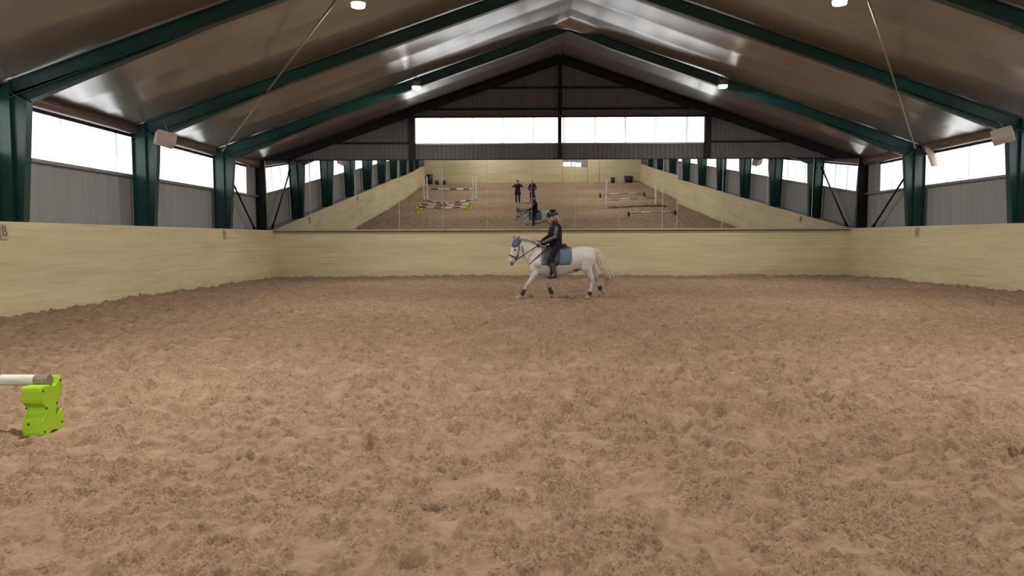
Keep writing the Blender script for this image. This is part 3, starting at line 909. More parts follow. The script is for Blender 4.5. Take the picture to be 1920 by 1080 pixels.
def bin_(x, y, w, h, label):
    root = empty('feed_bin', (x, y, FLOORZ(x, y) - 0.01))
    bm = BM(); hloft(bm, [(0, 0, 0, w * 0.8, w * 0.8), (0, 0, h, w, w)], 18); obj('tub', bm, M_DARKPL, root, True)
    bm = BM(); hloft(bm, [(0, 0, h, w * 1.06, w * 1.06), (0, 0, h + 0.05, w * 0.9, w * 0.9)], 18); obj('lid', bm, M_DARKPL, root)
    return tag(root, label, 'bin', 'dark bins at the far end wall')


bin_(-8.0, -19.2, 0.30, 0.85, 'tall dark bin in the far corner behind the striped jump, seen in the mirror')
bin_(-7.3, -19.2, 0.18, 0.35, 'small dark tub beside the tall bin, seen in the mirror')
bin_(10.2, -19.2, 0.42, 0.55, 'wide dark bin in the far corner behind the right jump, seen in the mirror')
bin_(8.9, -19.3, 0.20, 0.5, 'narrow dark bin at the far wall behind the right jump, seen in the mirror')

# ------------------------------------------------------------------ pony
HX, HY, HZ = 0.82, 16.5, 0.097
K = 452.0


def S(zx, zy): return ((zx - 640) / K, (985 - zy) / K)


def P(zx, zy, y, r=None):
    x, z = S(zx, zy)
    return (x, y, z) if r is None else (x, y, z, r)


pony = empty('pony', (HX, HY, HZ))
tag(pony, 'white grey pony cantering with blue ear bonnet and flowing cream tail', 'pony')
TORSO = [(372, 600, 690, .07), (395, 555, 725, .135), (440, 505, 752, .185), (500, 480, 765, .215), (570, 476, 770, .235), (640, 486, 770, .250), (720, 493, 758, .255),
         (790, 488, 735, .250), (850, 481, 715, .238), (910, 482, 720, .225), (955, 487, 712, .195), (990, 497, 680, .150), (1010, 530, 640, .085)]
NECK = [((252, 398), (318, 575), .062), ((300, 388), (335, 612), .070), ((360, 398), (352, 645), .082), ((430, 430), (365, 690), .105), ((500, 468), (395, 735), .135), ((570, 478), (450, 750), .15)]
HEADR = [((262, 408), (330, 480), .055), ((228, 412), (322, 545), .092), ((206, 450), (300, 582), .100), ((192, 500), (268, 600), .083), ((182, 545), (240, 618), .066),
         ((173, 585), (226, 640), .056), ((168, 612), (215, 655), .052), ((172, 632), (205, 658), .038)]
# legs: (zx, zy, y, radius)
LEGS = {
    'front_near': [(455, 640, -.12, .120), (432, 735, -.12, .078), (385, 800, -.12, .052), (342, 858, -.12, .040), (320, 898, -.12, .028), (300, 935, -.12, .033), (276, 962, -.12, .027)],
    'front_far': [(490, 650, .12, .110), (530, 745, .12, .070), (548, 805, .12, .048), (556, 850, .12, .038), (572, 898, .12, .027), (590, 936, .12, .031), (573, 962, .12, .026)],
    'hind_near': [(925, 590, -.12, .155), (915, 680, -.13, .125), (945, 745, -.12, .075), (975, 805, -.12, .046), (964, 860, -.12, .031), (950, 928, -.12, .034), (940, 952, -.12, .028)],
    'hind_far': [(945, 590, .10, .15), (950, 680, .12, .12), (1000, 745, .12, .072), (1032, 800, .12, .045), (1044, 845, .12, .031), (1062, 893, .12, .033), (1085, 915, .12, .027)]}
HOOFS = {'front_near': ((276, 960), (246, 982), -.12), 'front_far': ((573, 960), (558, 984), .12), 'hind_near': ((940, 946), (925, 976), -.12), 'hind_far': ((1083, 914), (1108, 938), .12)}

bm = BM()
loft(bm, [(S(x, t), S(x, b), w, 0) for x, t, b, w in TORSO])
loft(bm, [(S(*t), S(*b), w, 0) for t, b, w in NECK])
loft(bm, [(S(*t), S(*b), w, 0) for t, b, w in HEADR])
for nm, L in LEGS.items():
    limb(bm, [P(x, y, d, r) for x, y, d, r in L])
ball(bm, P(430, 690, -.09), (.13, .09, .15)); ball(bm, P(430, 690, .09), (.13, .09, .15))         # shoulders
for s in (-1, 1):
    ball(bm, P(290, 555, s * .055), (.060, .035, .075))                                            # cheeks
    ball(bm, P(226, 505, s * .082), (.028, .018, .024))                                            # brow
    ball(bm, P(184, 618, s * .036), (.026, .022, .024))                                            # nostril
ball(bm, P(203, 655, 0), (.030, .03, .022))                                                        # chin
ball(bm, P(812, 712, 0), (.07, .05, .035))                                                         # sheath


def coat(co):
    x, z = co[:, 0] * K + 640, 985 - co[:, 2] * K
    c = np.tile(np.array([0.585, 0.560, 0.535]), (len(co), 1))
    dark = np.array([0.20, 0.175, 0.165])

    def blend(mask, col, a):
        m = np.clip(mask, 0, 1)[:, None] * a
        c[:] = c * (1 - m) + np.array(col) * m
    blend(1.2 - np.hypot((x - 200) / 30, (z - 648) / 30), dark, 1.2)                     # grey muzzle
    blend(1 - np.hypot((x - 235) / 20, (z - 508) / 16), dark, 1.2)                     # eye ring
    for kx, kz in ((342, 858), (556, 850), (975, 805), (1032, 800)):
        blend(1.2 - np.hypot((x - kx) / 34, (z - kz) / 34), (0.36, 0.32, 0.30), 0.7)   # knees and hocks
    blend((z - 850) / 60, (0.44, 0.39, 0.355), 0.8)                                     # lower legs
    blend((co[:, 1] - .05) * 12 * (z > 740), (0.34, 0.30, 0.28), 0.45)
    blend(1 - np.hypot((x - 815) / 40, (z - 705) / 14), (0.06, 0.045, 0.04), 1.4)      # dark sheath
    blend((x < 360) * 0.6 * (z < 560) * (x > 270), (0.50, 0.46, 0.43), 0.8)
    return c


body = fuse('body', bm, M_COAT, pony, 0.0115, 5, 0.5, coat)
for nm, (a, b, y) in HOOFS.items():
    ax, az = S(*a); bx, bz = S(*b)
    d = Vector((bx - ax, 0, bz - az)); d.normalize()
    bm = BM(); tube(bm, [Vector((ax, y, az)) - d * 0.012, Vector((bx, y, bz))], [0.034, 0.050], 14); obj('hoof', bm, M_HOOF, pony, False, 0.004)
for nm, cuts in (('front_near', (3.75, 5.35)), ('front_far', (3.5, 5.15)), ('hind_near', (4.75, 5.75)), ('hind_far', (4.4, 5.35))):
    L = LEGS[nm]

    def at(t):
        i = min(int(t), len(L) - 2); u = t - i
        p = [L[i][k] * (1 - u) + L[i + 1][k] * u for k in range(4)]
        return P(p[0], p[1], p[2]), p[3]
    ts = np.linspace(cuts[0], cuts[1], 7); bm = BM()
    tube(bm, [at(t)[0] for t in ts], [at(t)[1] + 0.010 + 0.006 * math.sin(i / 6 * math.pi) for i, t in enumerate(ts)], 14)
    bt = obj('leg_boot', bm, M_BOOT, pony, True)
    if nm.startswith('front'):
        bm = BM(); tube(bm, [at(cuts[0] - 0.12)[0], at(cuts[0] + 0.05)[0]], at(cuts[0])[1] + 0.013, 14); obj('pad_rim', bm, M_BOOTP, bt, True)
# eyes
for s in (-1, 1):
    bm = BM(); ball(bm, P(234, 508, s * .094), (.020, .014, .018)); obj('eye', bm, M_EYE, pony, True)
# ears under their bonnet
bm = BM()
for s, (tx, ty), (bx, by) in ((-1, (270, 372), (262, 430)), (1, (224, 372), (232, 430))):
    a, b = Vector(P(bx, by, s * .052)), Vector(P(tx, ty, s * .070)); m = a.lerp(b, .55)
    tube(bm, [a, m, b], [.034, .028, .006], 10)
for t_, b_, w in (((255, 396), (292, 470), .070), ((232, 410), (286, 500), .098), ((212, 442), (262, 520), .108), ((202, 476), (232, 512), .090)):
    pass
loft(bm, [(S(268, 397), S(300, 440), .066, 0), (S(230, 402), S(288, 500), .1, 0), (S(203, 446), S(262, 500), .108, 0), (S(199, 474), S(228, 496), .090, 0)], 18)
fuse('ear_bonnet', bm, M_BONNET, pony, 0.009, 3)
# mane on the crest
bm = BM(); g = random.Random(3)
crest = [(258, 399), (296, 388), (345, 391), (390, 405), (430, 425), (470, 447), (510, 466), (545, 476)]
tube(bm, [P(x, y + 4, 0.0) for x, y in crest], [.012, .026, .030, .032, .034, .032, .026, .010], 10)
for k in range(170):
    u = k / 169 * (len(crest) - 1.001); i = int(u); f = u - i
    cx = crest[i][0] * (1 - f) + crest[i + 1][0] * f; cy = crest[i][1] * (1 - f) + crest[i + 1][1] * f
    d = 1 if k % 3 else -1; ln = g.uniform(70, 105) if d > 0 else g.uniform(16, 34)
    w1 = .032 if d < 0 else .036
    pts = [P(cx - 3, cy - 2, d * .004), P(cx + 3, cy + 3, d * w1), P(cx + 7, cy + ln * .45, d * (.060 + .006 * u)), P(cx + 12, cy + ln, d * (.078 + .010 * u))]
    tube(bm, pts, [.012, .014, .012, .003], 5)
for k in range(7):
    tube(bm, [P(258, 398, 0), P(232 - k, 402, (k - 3) * .010), P(214, 430 + 3 * k, (k - 3) * .014)], [.008, .008, .002], 5)
obj('mane', bm, M_MANE, pony, True)
# tail
bm = BM(); g = random.Random(9)
spine = [(976, 500), (1022, 508), (1058, 540), (1082, 590), (1100, 640), (1130, 690), (1162, 740), (1170, 790), (1148, 840)]
for k in range(190):
    off = g.uniform(-1, 1); dy = g.uniform(-1, 1); end = g.uniform(0.86, 1.01); pts = []
    for i, (sx, sy) in enumerate(spine):
        u = i / (len(spine) - 1)
        if u > end: break
        wdt = 14 + 44 * math.sin(min(1, u * 1.6) * math.pi / 2) * (1 - 0.30 * u)
        px_ = sx - wdt * 0.62 + off * wdt * 0.8 + g.uniform(-4, 4) * u; py_ = sy + abs(off) * 4 + g.uniform(-4, 4) * u + (14 * u if off < 0 else 0)
        pts.append(P(px_ + 10 * u * u * math.sin(k * 1.7), py_, dy * (.030 + .06 * u)))
    n = len(pts)
    tube(bm, pts, [0.012 * (1 - 0.75 * (i / (n - 1)) ** 2) for i in range(n)], 5)
for k in range(9):                                       # flying wisps
    sx, sy = g.choice(spine[4:8]); q = g.uniform(-25, 10)
    tube(bm, [P(sx - 6, sy + q, g.uniform(-.03, .03)), P(sx + 26, sy + q - 4, g.uniform(-.05, .05)), P(sx + g.uniform(44, 66), sy + q + g.uniform(-14, 8), g.uniform(-.06, .06))], [.006, .005, .0015], 5)
obj('tail', bm, M_HAIRW, pony, True)


# bridle, reins, breastplate
def band(bm, t, b, w, thick=0.011, half=0.012):
    """strap around the head between a front point and a back point"""
    tx, tz = S(*t); bx, bz = S(*b); c = Vector(((tx + bx) / 2, 0, (tz + bz) / 2)); h = Vector((tx - bx, 0, tz - bz)) / 2
    n = Vector((-h.z, 0, h.x)).normalized(); pts = []
    N = 24; rows = []
    for k in range(N):
        a = 2 * math.pi * k / N; dirv = h * math.cos(a) + Vector((0, w * math.sin(a), 0)); o = dirv.normalized() * thick
        rows.append([bm.verts.new(c + dirv + n * e + q) for e, q in ((-half, Vector()), (half, Vector()), (half, o), (-half, o))])
    for k in range(N):
        a, b2 = rows[k], rows[(k + 1) % N]
        for j in range(4): bm.faces.new((a[j], a[(j + 1) % 4], b2[(j + 1) % 4], b2[j]))


br = empty('bridle'); br.parent = pony
bm = BM(); band(bm, (177, 556), (246, 590), .080); obj('noseband', bm, M_BROWNL, br, True)
for s in (-1, 1):
    bm = BM(); tube(bm, [P(268, 440, s * .085), P(272, 500, s * .106), P(258, 560, s * .090), P(238, 605, s * .070)], .011, 6); obj('cheek_strap', bm, M_BROWNL, br, True)
bm = BM(); tube(bm, [P(300, 470, -.08), P(312, 545, -.075), P(305, 590, 0.0), P(312, 545, .075), P(300, 470, .08)], .008, 6); obj('throat_lash', bm, M_BROWNL, br, True)
for s in (-1, 1):
    bm = BM(); N = 14; c = Vector(P(236, 612, s * .070)); tube(bm, [c + Vector((.026 * math.cos(2 * math.pi * k / N), 0, .026 * math.sin(2 * math.pi * k / N))) for k in range(N + 1)], .005, 6, False)
    obj('bit_ring', bm, M_STEEL, br, True)
    bm = BM(); tube(bm, [P(238, 612, s * .072), P(300, 568, s * .115), P(370, 522, s * .125), P(430, 484, s * .09), P(468, 462, s * .065)], .0085, 6)
    obj('rein', bm, M_LEATHER, br, True)
bp = empty('breastplate'); bp.parent = pony
for s in (-1, 1):
    bm = BM(); tube(bm, [P(530, 500, s * .180), P(480, 545, s * .200), P(425, 598, s * .180), P(378, 645, s * .085), P(366, 655, 0)], .0125, 6); obj('shoulder_strap', bm, M_LEATHER, bp, True)
bm = BM(); tube(bm, [P(366, 655, 0), P(388, 725, 0), P(450, 768, 0)], .010, 6); obj('girth_strap', bm, M_LEATHER, bp, True)

# ------------------------------------------------------------------ saddle
tx_ = [t[0] for t in TORSO]


def barrel(x, z, off=0.0):
    """half width of the trunk at local x, z"""
    zx = x * K + 640
    t = np.interp(zx, tx_, [r[1] for r in TORSO]); b = np.interp(zx, tx_, [r[2] for r in TORSO]); w = np.interp(zx, tx_, [r[3] for r in TORSO])
    zt, zb_ = (985 - t) / K + off, (985 - b) / K - off
    q = (z - (zt + zb_) / 2) / ((zt - zb_) / 2)
    return (w + off) * math.sqrt(max(0.0, 1 - min(1, abs(q)) ** 2))


def drape(name, mat, parent, outline, off, thick, nx=18, nz=14):
    """cloth or leather lying over the back on both sides; outline(u) gives (zx of the front, back) at drop u"""
    for s in (-1, 1):
        bm = BM(); rows = []
        for j in range(nz + 1):
            u = j / nz; x0, x1, row = outline(u), None, []
            (xa, xb, fz) = x0
            for i in range(nx + 1):
                zx = xa + (xb - xa) * i / nx; x = (zx - 640) / K
                t = np.interp(zx, tx_, [r[1] for r in TORSO]); ztop = (985 - t) / K + off
                zz = ztop + (fz(zx) - ztop) * u
                yy = barrel(x, zz, off) if u > 0 else 0.0
                row.append(bm.verts.new((x, s * yy, zz)))
            rows.append(row)
        for a, b in zip(rows, rows[1:]):
            for i in range(nx): bm.faces.new((a[i], a[i + 1], b[i + 1], b[i]))
        o = obj(name, bm, mat, parent, True); m = o.modifiers.new('t', 'SOLIDIFY'); m.thickness = thick; m.offset = 0
    return o


saddle = empty('saddle', (HX, HY, HZ))
tag(saddle, 'black saddle with dusty blue pad strapped on the white pony', 'saddle')


def pad_outline(u):
    def fz(zx):
        e = 0.0
        if zx > 740: e = (zx - 740) / 30; e = (1 - math.sqrt(max(0, 1 - min(1, e) ** 2))) * 30
        if zx < 500: e = (500 - zx) / 32; e = (1 - math.sqrt(max(0, 1 - min(1, e) ** 2))) * 34
        return (985 - (652 - e)) / K
    return (486 + 0 * u, 770, fz)


drape('saddle_pad', M_BLUE, saddle, pad_outline, .014, .014)


def flap_outline(u):
    return (535 - 25 * math.sin(u * math.pi), 664 - 12 * u, lambda zx: (985 - (668 - abs(zx - 590) ** 2 / 180)) / K)


drape('flap', M_LEATHER, saddle, flap_outline, .030, .012)
bm = BM(); rings = []
for zx, zt, zb_, w in ((545, 474, 500, .05), (560, 462, 505, .085), (590, 478, 510, .105), (630, 488, 515, .13), (670, 482, 515, .145), (705, 466, 512, .14), (728, 462, 505, .11), (738, 475, 500, .06)):
    rings.append((S(zx, zt), S(zx, zb_), w, 0))
loft(bm, rings, 20); obj('seat', bm, M_LEATHER, saddle, True)
bm = BM(); tube(bm, [P(690, 474, 0), P(712, 458, 0), P(724, 470, 0), P(740, 492, 0)], [.016, .024, .024, .012], 8); obj('cantle_grip', bm, M_BROWNL, saddle, True)
bm = BM(); N = 28; rows = []
for k in range(N):
    a = math.pi + math.pi * k / (N - 1)
    zx = 585; t, b, w = 476, 770, .238
    c = (t + b) / 2; p = Vector(((zx - 640) / K, 0, (985 - c) / K)); h = (b - t) / 2 / K
    for_y = (w + .012) * math.cos(a); for_z = (h + .012) * math.sin(a)
    rows.append([bm.verts.new(p + Vector((e, for_y, for_z))) for e in (-.04, .04)])
for a, b in zip(rows, rows[1:]): bm.faces.new((a[0], a[1], b[1], b[0]))
o = obj('girth', bm, M_LEATHER, saddle, True); m = o.modifiers.new('t', 'SOLIDIFY'); m.thickness = .012
for s in (-1, 1):
    bm = BM(); tube(bm, [P(588, 520, s * .25), P(597, 620, s * .29), P(603, 715, s * .315)], .010, 6); lt = obj('stirrup_leather', bm, M_LEATHER, saddle, True)
    bm = BM(); c = [P(603, 715, s * .315), P(600, 735, s * .36), P(598, 775, s * .375), P(598, 778, s * .27), P(600, 735, s * .275), P(603, 715, s * .315)]
    tube(bm, c, .008, 6); obj('stirrup', bm, M_STEEL, lt, True)

# ------------------------------------------------------------------ people
def fingers(bm, wrist, direction, side, curl=0.5, size=1.0):
    """palm, four curled fingers and a thumb growing from the wrist along direction; side points to the thumb"""
    w = Vector(wrist); d = Vector(direction).normalized(); t = Vector(side); t = (t - d * t.dot(d)).normalized(); n = d.cross(t)
    palm = w + d * .045 * size
    m = Matrix((d, t, n)).transposed().to_4x4(); m.translation = palm
    bmesh.ops.create_uvsphere(bm, u_segments=12, v_segments=8, radius=1, matrix=m @ Matrix.Diagonal((.050 * size, .038 * size, .016 * size, 1)))
    for k, ln in enumerate((.070, .078, .072, .056)):
        b = palm + d * .038 * size + t * (.026 - .017 * k) * size
        p1 = b + (d * math.cos(curl) + n * math.sin(curl)) * ln * .5 * size
        p2 = p1 + (d * math.cos(curl * 2.6) + n * math.sin(curl * 2.6)) * ln * .38 * size
        p3 = p2 + (d * math.cos(curl * 3.6) + n * math.sin(curl * 3.6)) * ln * .28 * size
        tube(bm, [b - d * .015, b, p1, p2, p3], [.009 * size, .009 * size, .0085 * size, .008 * size, .006 * size], 8)
    b = palm + t * .030 * size - d * .012 * size
    tube(bm, [b - t * .012, b, b + (t * .6 + d * .7 + n * .3) * .032 * size, b + (t * .35 + d * 1.1 + n * .7) * .050 * size], [.012 * size, .012 * size, .010 * size, .007 * size], 8)


def head(bm, c, f, size=1.0):
    """head mass with brow, nose, cheeks, chin, ears; f is the facing direction"""
    c, f = Vector(c), Vector(f).normalized(); r = f.cross(Vector((0, 0, 1))).normalized(); u = r.cross(f)

    def el(o, rad):
        m = Matrix((f, r, u)).transposed().to_4x4(); m.translation = c + (f * o[0] + r * o[1] + u * o[2]) * size
        bmesh.ops.create_uvsphere(bm, u_segments=14, v_segments=10, radius=1, matrix=m @ Matrix.Diagonal((rad[0] * size, rad[1] * size, rad[2] * size, 1)))
    el((-.005, 0, .035), (.098, .076, .088)); el((.030, 0, -.035), (.068, .060, .078)); el((.085, 0, -.088), (.026, .028, .024))
    el((.100, 0, -.020), (.022, .013, .026)); el((.088, 0, .012), (.014, .010, .028))
    for s in (-1, 1):
        el((.068, s * .036, -.025), (.026, .024, .026)); el((-.010, s * .076, -.012), (.018, .009, .032)); el((.082, s * .03, .030), (.016, .026, .010))
    el((.094, 0, -.058), (.014, .024, .011))
    return c, f, r, u


def face_bits(parent, c, f, r, u, size=1.0):
    for s in (-1, 1):
        bm = BM(); ball(bm, c + (f * .087 + r * s * .031 + u * .008) * size, .0105 * size, 10, 8); obj('eye', bm, M_EYE, parent, True)
    bm = BM(); ball(bm, c + (f * .104 - u * .058) * size, (.007 * size, .018 * size, .006 * size), 10, 6) if abs(f.y) < .6 else ball(bm, c + (f * .104 - u * .058) * size, (.018 * size, .007 * size, .006 * size), 10, 6)
    obj('mouth', bm, M_LIP, parent, True)


rider = empty('person', (HX, HY, HZ))
tag(rider, 'rider in black jacket and helmet sitting on the white pony', 'person')
HC_ = Vector(P(598, 196, -.02)); HF = Vector((-.93, -.25, -.22))
NARM = [P(640, 292, -.165), P(618, 398, -.215), P(488, 456, -.085)]
FARM = [P(622, 292, .155), P(566, 384, .20), P(488, 436, .075)]
NLEG = [P(632, 492, -.10), P(572, 606, -.262), P(606, 738, -.318)]
FLEG = [P(632, 492, .10), P(572, 606, .262), P(606, 738, .318)]


def torso_r(bm, e=0.0):
    hloft(bm, [(*P(632, 512, 0), .130 + e, .165 + e), (*P(630, 480, 0), .130 + e, .165 + e), (*P(624, 440, 0), .122 + e, .145 + e), (*P(620, 400, 0), .125 + e, .150 + e), (*P(618, 345, 0), .135 + e, .170 + e),
              (*P(622, 300, 0), .122 + e, .185 + e), (*P(624, 272, 0), .085 + e, .150 + e), (*P(618, 256, 0), .050 + e, .075 + e)])


def arm_r(bm, A, e=0.0, cut=1.0):
    a, b, c = A; q = Vector(b).lerp(Vector(c), cut)
    limb(bm, [(*a, .058 + e), (*Vector(a).lerp(Vector(b), .5), .050 + e), (*b, .044 + e), (*Vector(b).lerp(q, .45), .042 + e), (*q, .030 + e)])


def leg_r(bm, L, e=0.0, part='all'):
    a, b, c = L
    if part in ('all', 'thigh'): limb(bm, [(*a, .088 + e), (*Vector(a).lerp(Vector(b), .5), .078 + e), (*b, .058 + e)])
    if part in ('all', 'shin'): limb(bm, [(*b, .055 + e), (*Vector(b).lerp(Vector(c), .35), .056 + e), (*c, .038 + e)])


bm = BM(); torso_r(bm)
limb(bm, [(*P(620, 265, 0), .050), (*P(606, 225, -.01), .048)])
hc, hf, hr, hu = head(bm, HC_, HF, 1.0)
for A, s in ((NARM, -1), (FARM, 1)):
    arm_r(bm, A)
    fingers(bm, A[2], Vector((-.85, -s * .1, -.32)), Vector((0.1, -s * .5, 1)), 0.75, .95)
for L in (NLEG, FLEG):
    leg_r(bm, L); limb(bm, [(*L[2], .034), (*(Vector(L[2]) + Vector((-.06, 0, -.062))), .022)])
fuse('body', bm, M_SKIN, rider, 0.0075, 3)
face_bits(rider, hc, hf, hr, hu)
bm = BM(); torso_r(bm, .016)
for A in (NARM, FARM): arm_r(bm, A, .014, .93)
jk = fuse('jacket', bm, M_VEST, rider, 0.010, 4)
for A, s in ((NARM, -1), (FARM, 1)):                         # lighter panels down the sleeves
    bm = BM(); a, b, c = [Vector(p) for p in A]; o = Vector((-.012, s * .026, .012))
    limb(bm, [(*(a.lerp(b, .15) + o), .050), (*(a.lerp(b, .7) + o), .048), (*(b + o * .9), .045), (*(b.lerp(c, .5) + o * .8), .041), (*(b.lerp(c, .85) + o * .7), .032)])
    fuse('sleeve_panel', bm, M_SLEEVE, jk, 0.010, 3)
bm = BM(); tube(bm, [P(560, 440, -.02), P(592, 330, -.06), P(610, 275, -.07)], [.012, .014, .010], 8); obj('zip_strip', bm, M_SLEEVE, jk, True)
bm = BM(); hloft(bm, [(*P(618, 262, 0), .062, .068), (*P(612, 240, -.005), .060, .062), (*P(608, 226, -.008), .056, .058)], 16); obj('collar', bm, M_RED, rider, True)
bm = BM()
for L in (NLEG, FLEG): leg_r(bm, L, .010, 'thigh'); limb(bm, [(*L[1], .066), (*Vector(L[1]).lerp(Vector(L[2]), .35), .064)])
hloft(bm, [(*P(630, 520, 0), .12, .165), (*P(629, 495, 0), .135, .175), (*P(628, 470, 0), .13, .17)])
fuse('breeches', bm, M_NAVY, rider, 0.010, 4)
for L, s in ((NLEG, -1), (FLEG, 1)):
    bm = BM(); b, c = Vector(L[1]), Vector(L[2])
    limb(bm, [(*b.lerp(c, .28), .066), (*b.lerp(c, .5), .062), (*c, .047), (*(c + Vector((.0, 0, -.045))), .044)])
    limb(bm, [(*(c + Vector((.025, 0, -.058))), .036), (*(c + Vector((-.05, 0, -.062))), .036), (*(c + Vector((-.125, 0, -.075))), .029)])
    fuse('riding_boot', bm, M_LEATHER, rider, 0.010, 3)
# gloves on the hands
for A, s in ((NARM, -1), (FARM, 1)):
    bm = BM(); fingers(bm, A[2], Vector((-.85, -s * .1, -.32)), Vector((0.1, -s * .5, 1)), 0.75, 1.12); limb(bm, [(*A[2], .034), (*(Vector(A[2]) + Vector((.03, 0, .012))), .034)])
    bmesh.ops.recalc_face_normals(bm, faces=bm.faces); obj('glove', bm, M_LEATHER, rider, True)
# helmet
bm = BM()
m = Matrix((hf, hr, hu)).transposed().to_4x4(); m.translation = hc + hu * .055
bmesh.ops.create_uvsphere(bm, u_segments=24, v_segments=14, radius=1, matrix=m @ Matrix.Diagonal((.128, .102, .108, 1)))
cutp = hc + hu * .028
bmesh.ops.bisect_plane(bm, geom=list(bm.verts) + list(bm.edges) + list(bm.faces), plane_co=cutp, plane_no=-hu, clear_outer=True)
bmesh.ops.holes_fill(bm, edges=[e for e in bm.edges if e.is_boundary])
hel = obj('helmet', bm, M_HELM, rider, True)
bm = BM()
vis = [hc + hf * (.09 + .075 * math.cos(a)) + hr * .088 * math.sin(a) + hu * (.040 - .018 * math.cos(a)) for a in np.linspace(-1.45, 1.45, 13)]
inn = [hc + hf * .07 * math.cos(a) + hr * .088 * math.sin(a) + hu * .040 for a in np.linspace(-1.45, 1.45, 13)]
va = [bm.verts.new(p) for p in vis]; vb = [bm.verts.new(p) for p in inn]
for i in range(12): bm.faces.new((va[i], va[i + 1], vb[i + 1], vb[i]))
o = obj('visor', bm, M_HELM, hel, True); mm = o.modifiers.new('t', 'SOLIDIFY'); mm.thickness = .008
bm = BM(); tube(bm, [hc + hr * .082 + hu * .04 - hf * .02, hc + hr * .078 - hu * .06 + hf * .02, hc + hf * .06 - hu * .118, hc - hr * .078 - hu * .06 + hf * .02, hc - hr * .082 + hu * .04 - hf * .02], .006, 6); obj('chin_strap', bm, M_LEATHER, hel, True)
bm = BM(); ball(bm, hc - hf * .085 - hu * .045, (.04, .055, .05)); limb(bm, [(*(hc - hf * .10 - hu * .06), .030), (*(hc - hf * .115 - hu * .11), .022)])
fuse('hair', bm, M_BLOND, rider, 0.008, 2)


def stander(x, y, top, facing, coat_mat, leg_mat, hair_mat, arms, label, coat_len, cap=False):
    """person standing on the sand; local frame: +y is the way they face"""
    root = empty('person', (x, y, FLOORZ(x, y) - 0.015), facing); k = top / 1.68
    V = lambda a, b, c: Vector((a * k, b * k, c * k))
    bm = BM()
    for s in (-1, 1):
        limb(bm, [(*V(s * .10, 0, .86), .095 * k), (*V(s * .11, .01, .50), .060 * k), (*V(s * .115, -.01, .28), .056 * k), (*V(s * .115, -.02, .085), .042 * k)])
        limb(bm, [(*V(s * .118, -.04, .04), .040 * k), (*V(s * .13, .10, .03), .036 * k), (*V(s * .135, .16, .028), .030 * k)])
    tors = lambda e: [(0, 0, .80 * k, (.16 + e) * k, (.115 + e) * k), (0, 0, .95 * k, (.165 + e) * k, (.115 + e) * k), (0, .005, 1.08 * k, (.145 + e) * k, (.105 + e) * k), (0, .01, 1.25 * k, (.175 + e) * k, (.115 + e) * k),
                      (0, 0, 1.36 * k, (.175 + e) * k, (.095 + e) * k), (0, -.005, 1.41 * k, (.10 + e) * k, (.07 + e) * k)]
    hloft(bm, tors(0)); limb(bm, [(*V(0, 0, 1.38), .055 * k), (*V(0, .01, 1.49), .050 * k)])
    c, f, r, u = head(bm, V(0, .02, 1.56), (0, 1, -.05), k)
    for A, hd, th in arms:
        a, b, w = [V(*p) for p in A]
        limb(bm, [(*a, .058 * k), (*a.lerp(b, .5), .050 * k), (*b, .044 * k), (*b.lerp(w, .5), .040 * k), (*w, .029 * k)])
        fingers(bm, w, hd, th, .45, k)
    fuse('body', bm, M_SKIN, root, .010, 3)
    face_bits(root, c, f, r, u, k)
    bm = BM(); e = .035
    hloft(bm, [(0, 0, coat_len * k, .235 * k, .175 * k), (0, 0, (coat_len + .2) * k, .22 * k, .165 * k)] + tors(e)[1:])
    for A, hd, th in arms:
        a, b, w = [V(*p) for p in A]
        limb(bm, [(*a, .078 * k), (*a.lerp(b, .5), .070 * k), (*b, .064 * k), (*b.lerp(w, .5), .056 * k), (*b.lerp(w, .92), .046 * k)])
    fuse('coat', bm, coat_mat, root, .014, 4)
    bm = BM(); hloft(bm, [(0, 0, 1.40 * k, .085 * k, .08 * k), (0, .004, 1.475 * k, .075 * k, .075 * k)]); obj('collar', bm, coat_mat, root, True)
    bm = BM()
    for s in (-1, 1): limb(bm, [(*V(s * .10, 0, .86), .108 * k), (*V(s * .11, .01, .50), .074 * k), (*V(s * .115, -.01, .28), .066 * k), (*V(s * .115, -.02, .16), .058 * k)])
    fuse('trousers', bm, leg_mat, root, .012, 3)
    for s in (-1, 1):
        bm = BM(); limb(bm, [(*V(s * .115, -.02, .22), .060 * k), (*V(s * .115, -.02, .09), .054 * k)]); limb(bm, [(*V(s * .118, -.05, .045), .046 * k), (*V(s * .13, .10, .04), .044 * k), (*V(s * .137, .17, .034), .034 * k)])
        fuse('boot', bm, M_LEATHER, root, .012, 3)
    bm = BM()
    m = Matrix((f, r, u)).transposed().to_4x4(); m.translation = c + u * .045 * k - f * .012 * k
    bmesh.ops.create_uvsphere(bm, u_segments=20, v_segments=12, radius=1, matrix=m @ Matrix.Diagonal((.108 * k, .090 * k, .092 * k, 1)))
    bmesh.ops.bisect_plane(bm, geom=list(bm.verts) + list(bm.edges) + list(bm.faces), plane_co=c + u * .018 * k + f * .05 * k, plane_no=(f * .75 - u * .66), clear_outer=True)
    bmesh.ops.holes_fill(bm, edges=[q for q in bm.edges if q.is_boundary])
    obj('knit_cap' if cap else 'hair', bm, hair_mat, root, True)
    tag(root, label, 'person', 'people standing behind the viewpoint')
    return root


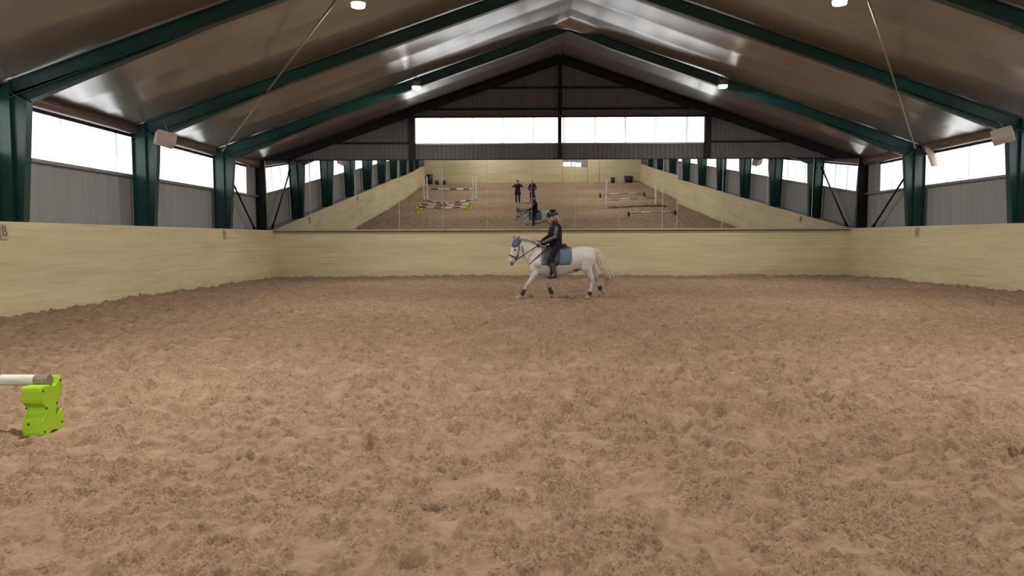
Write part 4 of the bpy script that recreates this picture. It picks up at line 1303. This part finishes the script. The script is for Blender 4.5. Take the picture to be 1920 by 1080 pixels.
# the one filming, seen only in the mirror
stander(-0.10, -0.46, 1.60, 0, M_PUFF, M_MAROON, M_VEST,
        [(((.19, 0, 1.33), (.33, .16, 1.22), (.215, .36, 1.40)), (-.5, .55, .5), (0, .2, 1)), (((-.19, 0, 1.33), (-.33, .14, 1.22), (-.02, .37, 1.40)), (.5, .5, .5), (0, .2, 1))],
        'person in dark coat and cap standing with arms raised, filming, seen in the mirror', .62, True)
bm = BM(); box(bm, -0.075, 0.075, -0.034, -0.026, 1.352, 1.428); o = obj('smartphone', bm, M_DARKPL, None, False, .003)
tag(o, 'dark smartphone held sideways by the filming person', 'phone')
stander(0.95, -0.46, 1.60, R(-4), M_COATG, M_COATG, M_GREYHAIR,
        [(((.19, 0, 1.33), (.31, -.02, 1.06), (.20, .15, .93)), (-.35, .6, -.5), (-.3, .2, .8)), (((-.19, 0, 1.33), (-.31, -.02, 1.06), (-.20, .15, .93)), (.35, .6, -.5), (.3, .2, .8))],
        'person with grey hair in a long charcoal coat, seen in the mirror above the rider', .45)

# ------------------------------------------------------------------ light, camera
w = bpy.data.worlds.new('overcast'); SC.world = w; w.use_nodes = True
bg = w.node_tree.nodes['Background']; bg.inputs[0].default_value = (0.85, 0.92, 1.0, 1); bg.inputs[1].default_value = 1.0

cam = bpy.data.cameras.new('camera'); co = bpy.data.objects.new('camera', cam); COL.objects.link(co)
cam.sensor_width = 36.0; cam.lens = 1450 / 1920 * 36; cam.clip_start = 0.05; cam.clip_end = 200
pitch = math.atan(93 / 1450); yaw = math.atan(13 / 1450)
co.matrix_world = Matrix.Translation((0, 0, 1.39)) @ Matrix.Rotation(yaw, 4, 'Z') @ Matrix.Rotation(math.pi / 2 - pitch, 4, 'X') @ Matrix.Rotation(-R(0.2), 4, 'Z')
SC.camera = co
SC.view_settings.view_transform = 'Standard'; SC.view_settings.look = 'None'; SC.view_settings.gamma = 1.0; SC.view_settings.use_curve_mapping = False
SC.view_settings.exposure = 0.0
SC.cycles.use_denoising = True
SC.cycles.max_bounces = 8; SC.cycles.diffuse_bounces = 5; SC.cycles.glossy_bounces = 5
SC.cycles.sample_clamp_indirect = 8.0
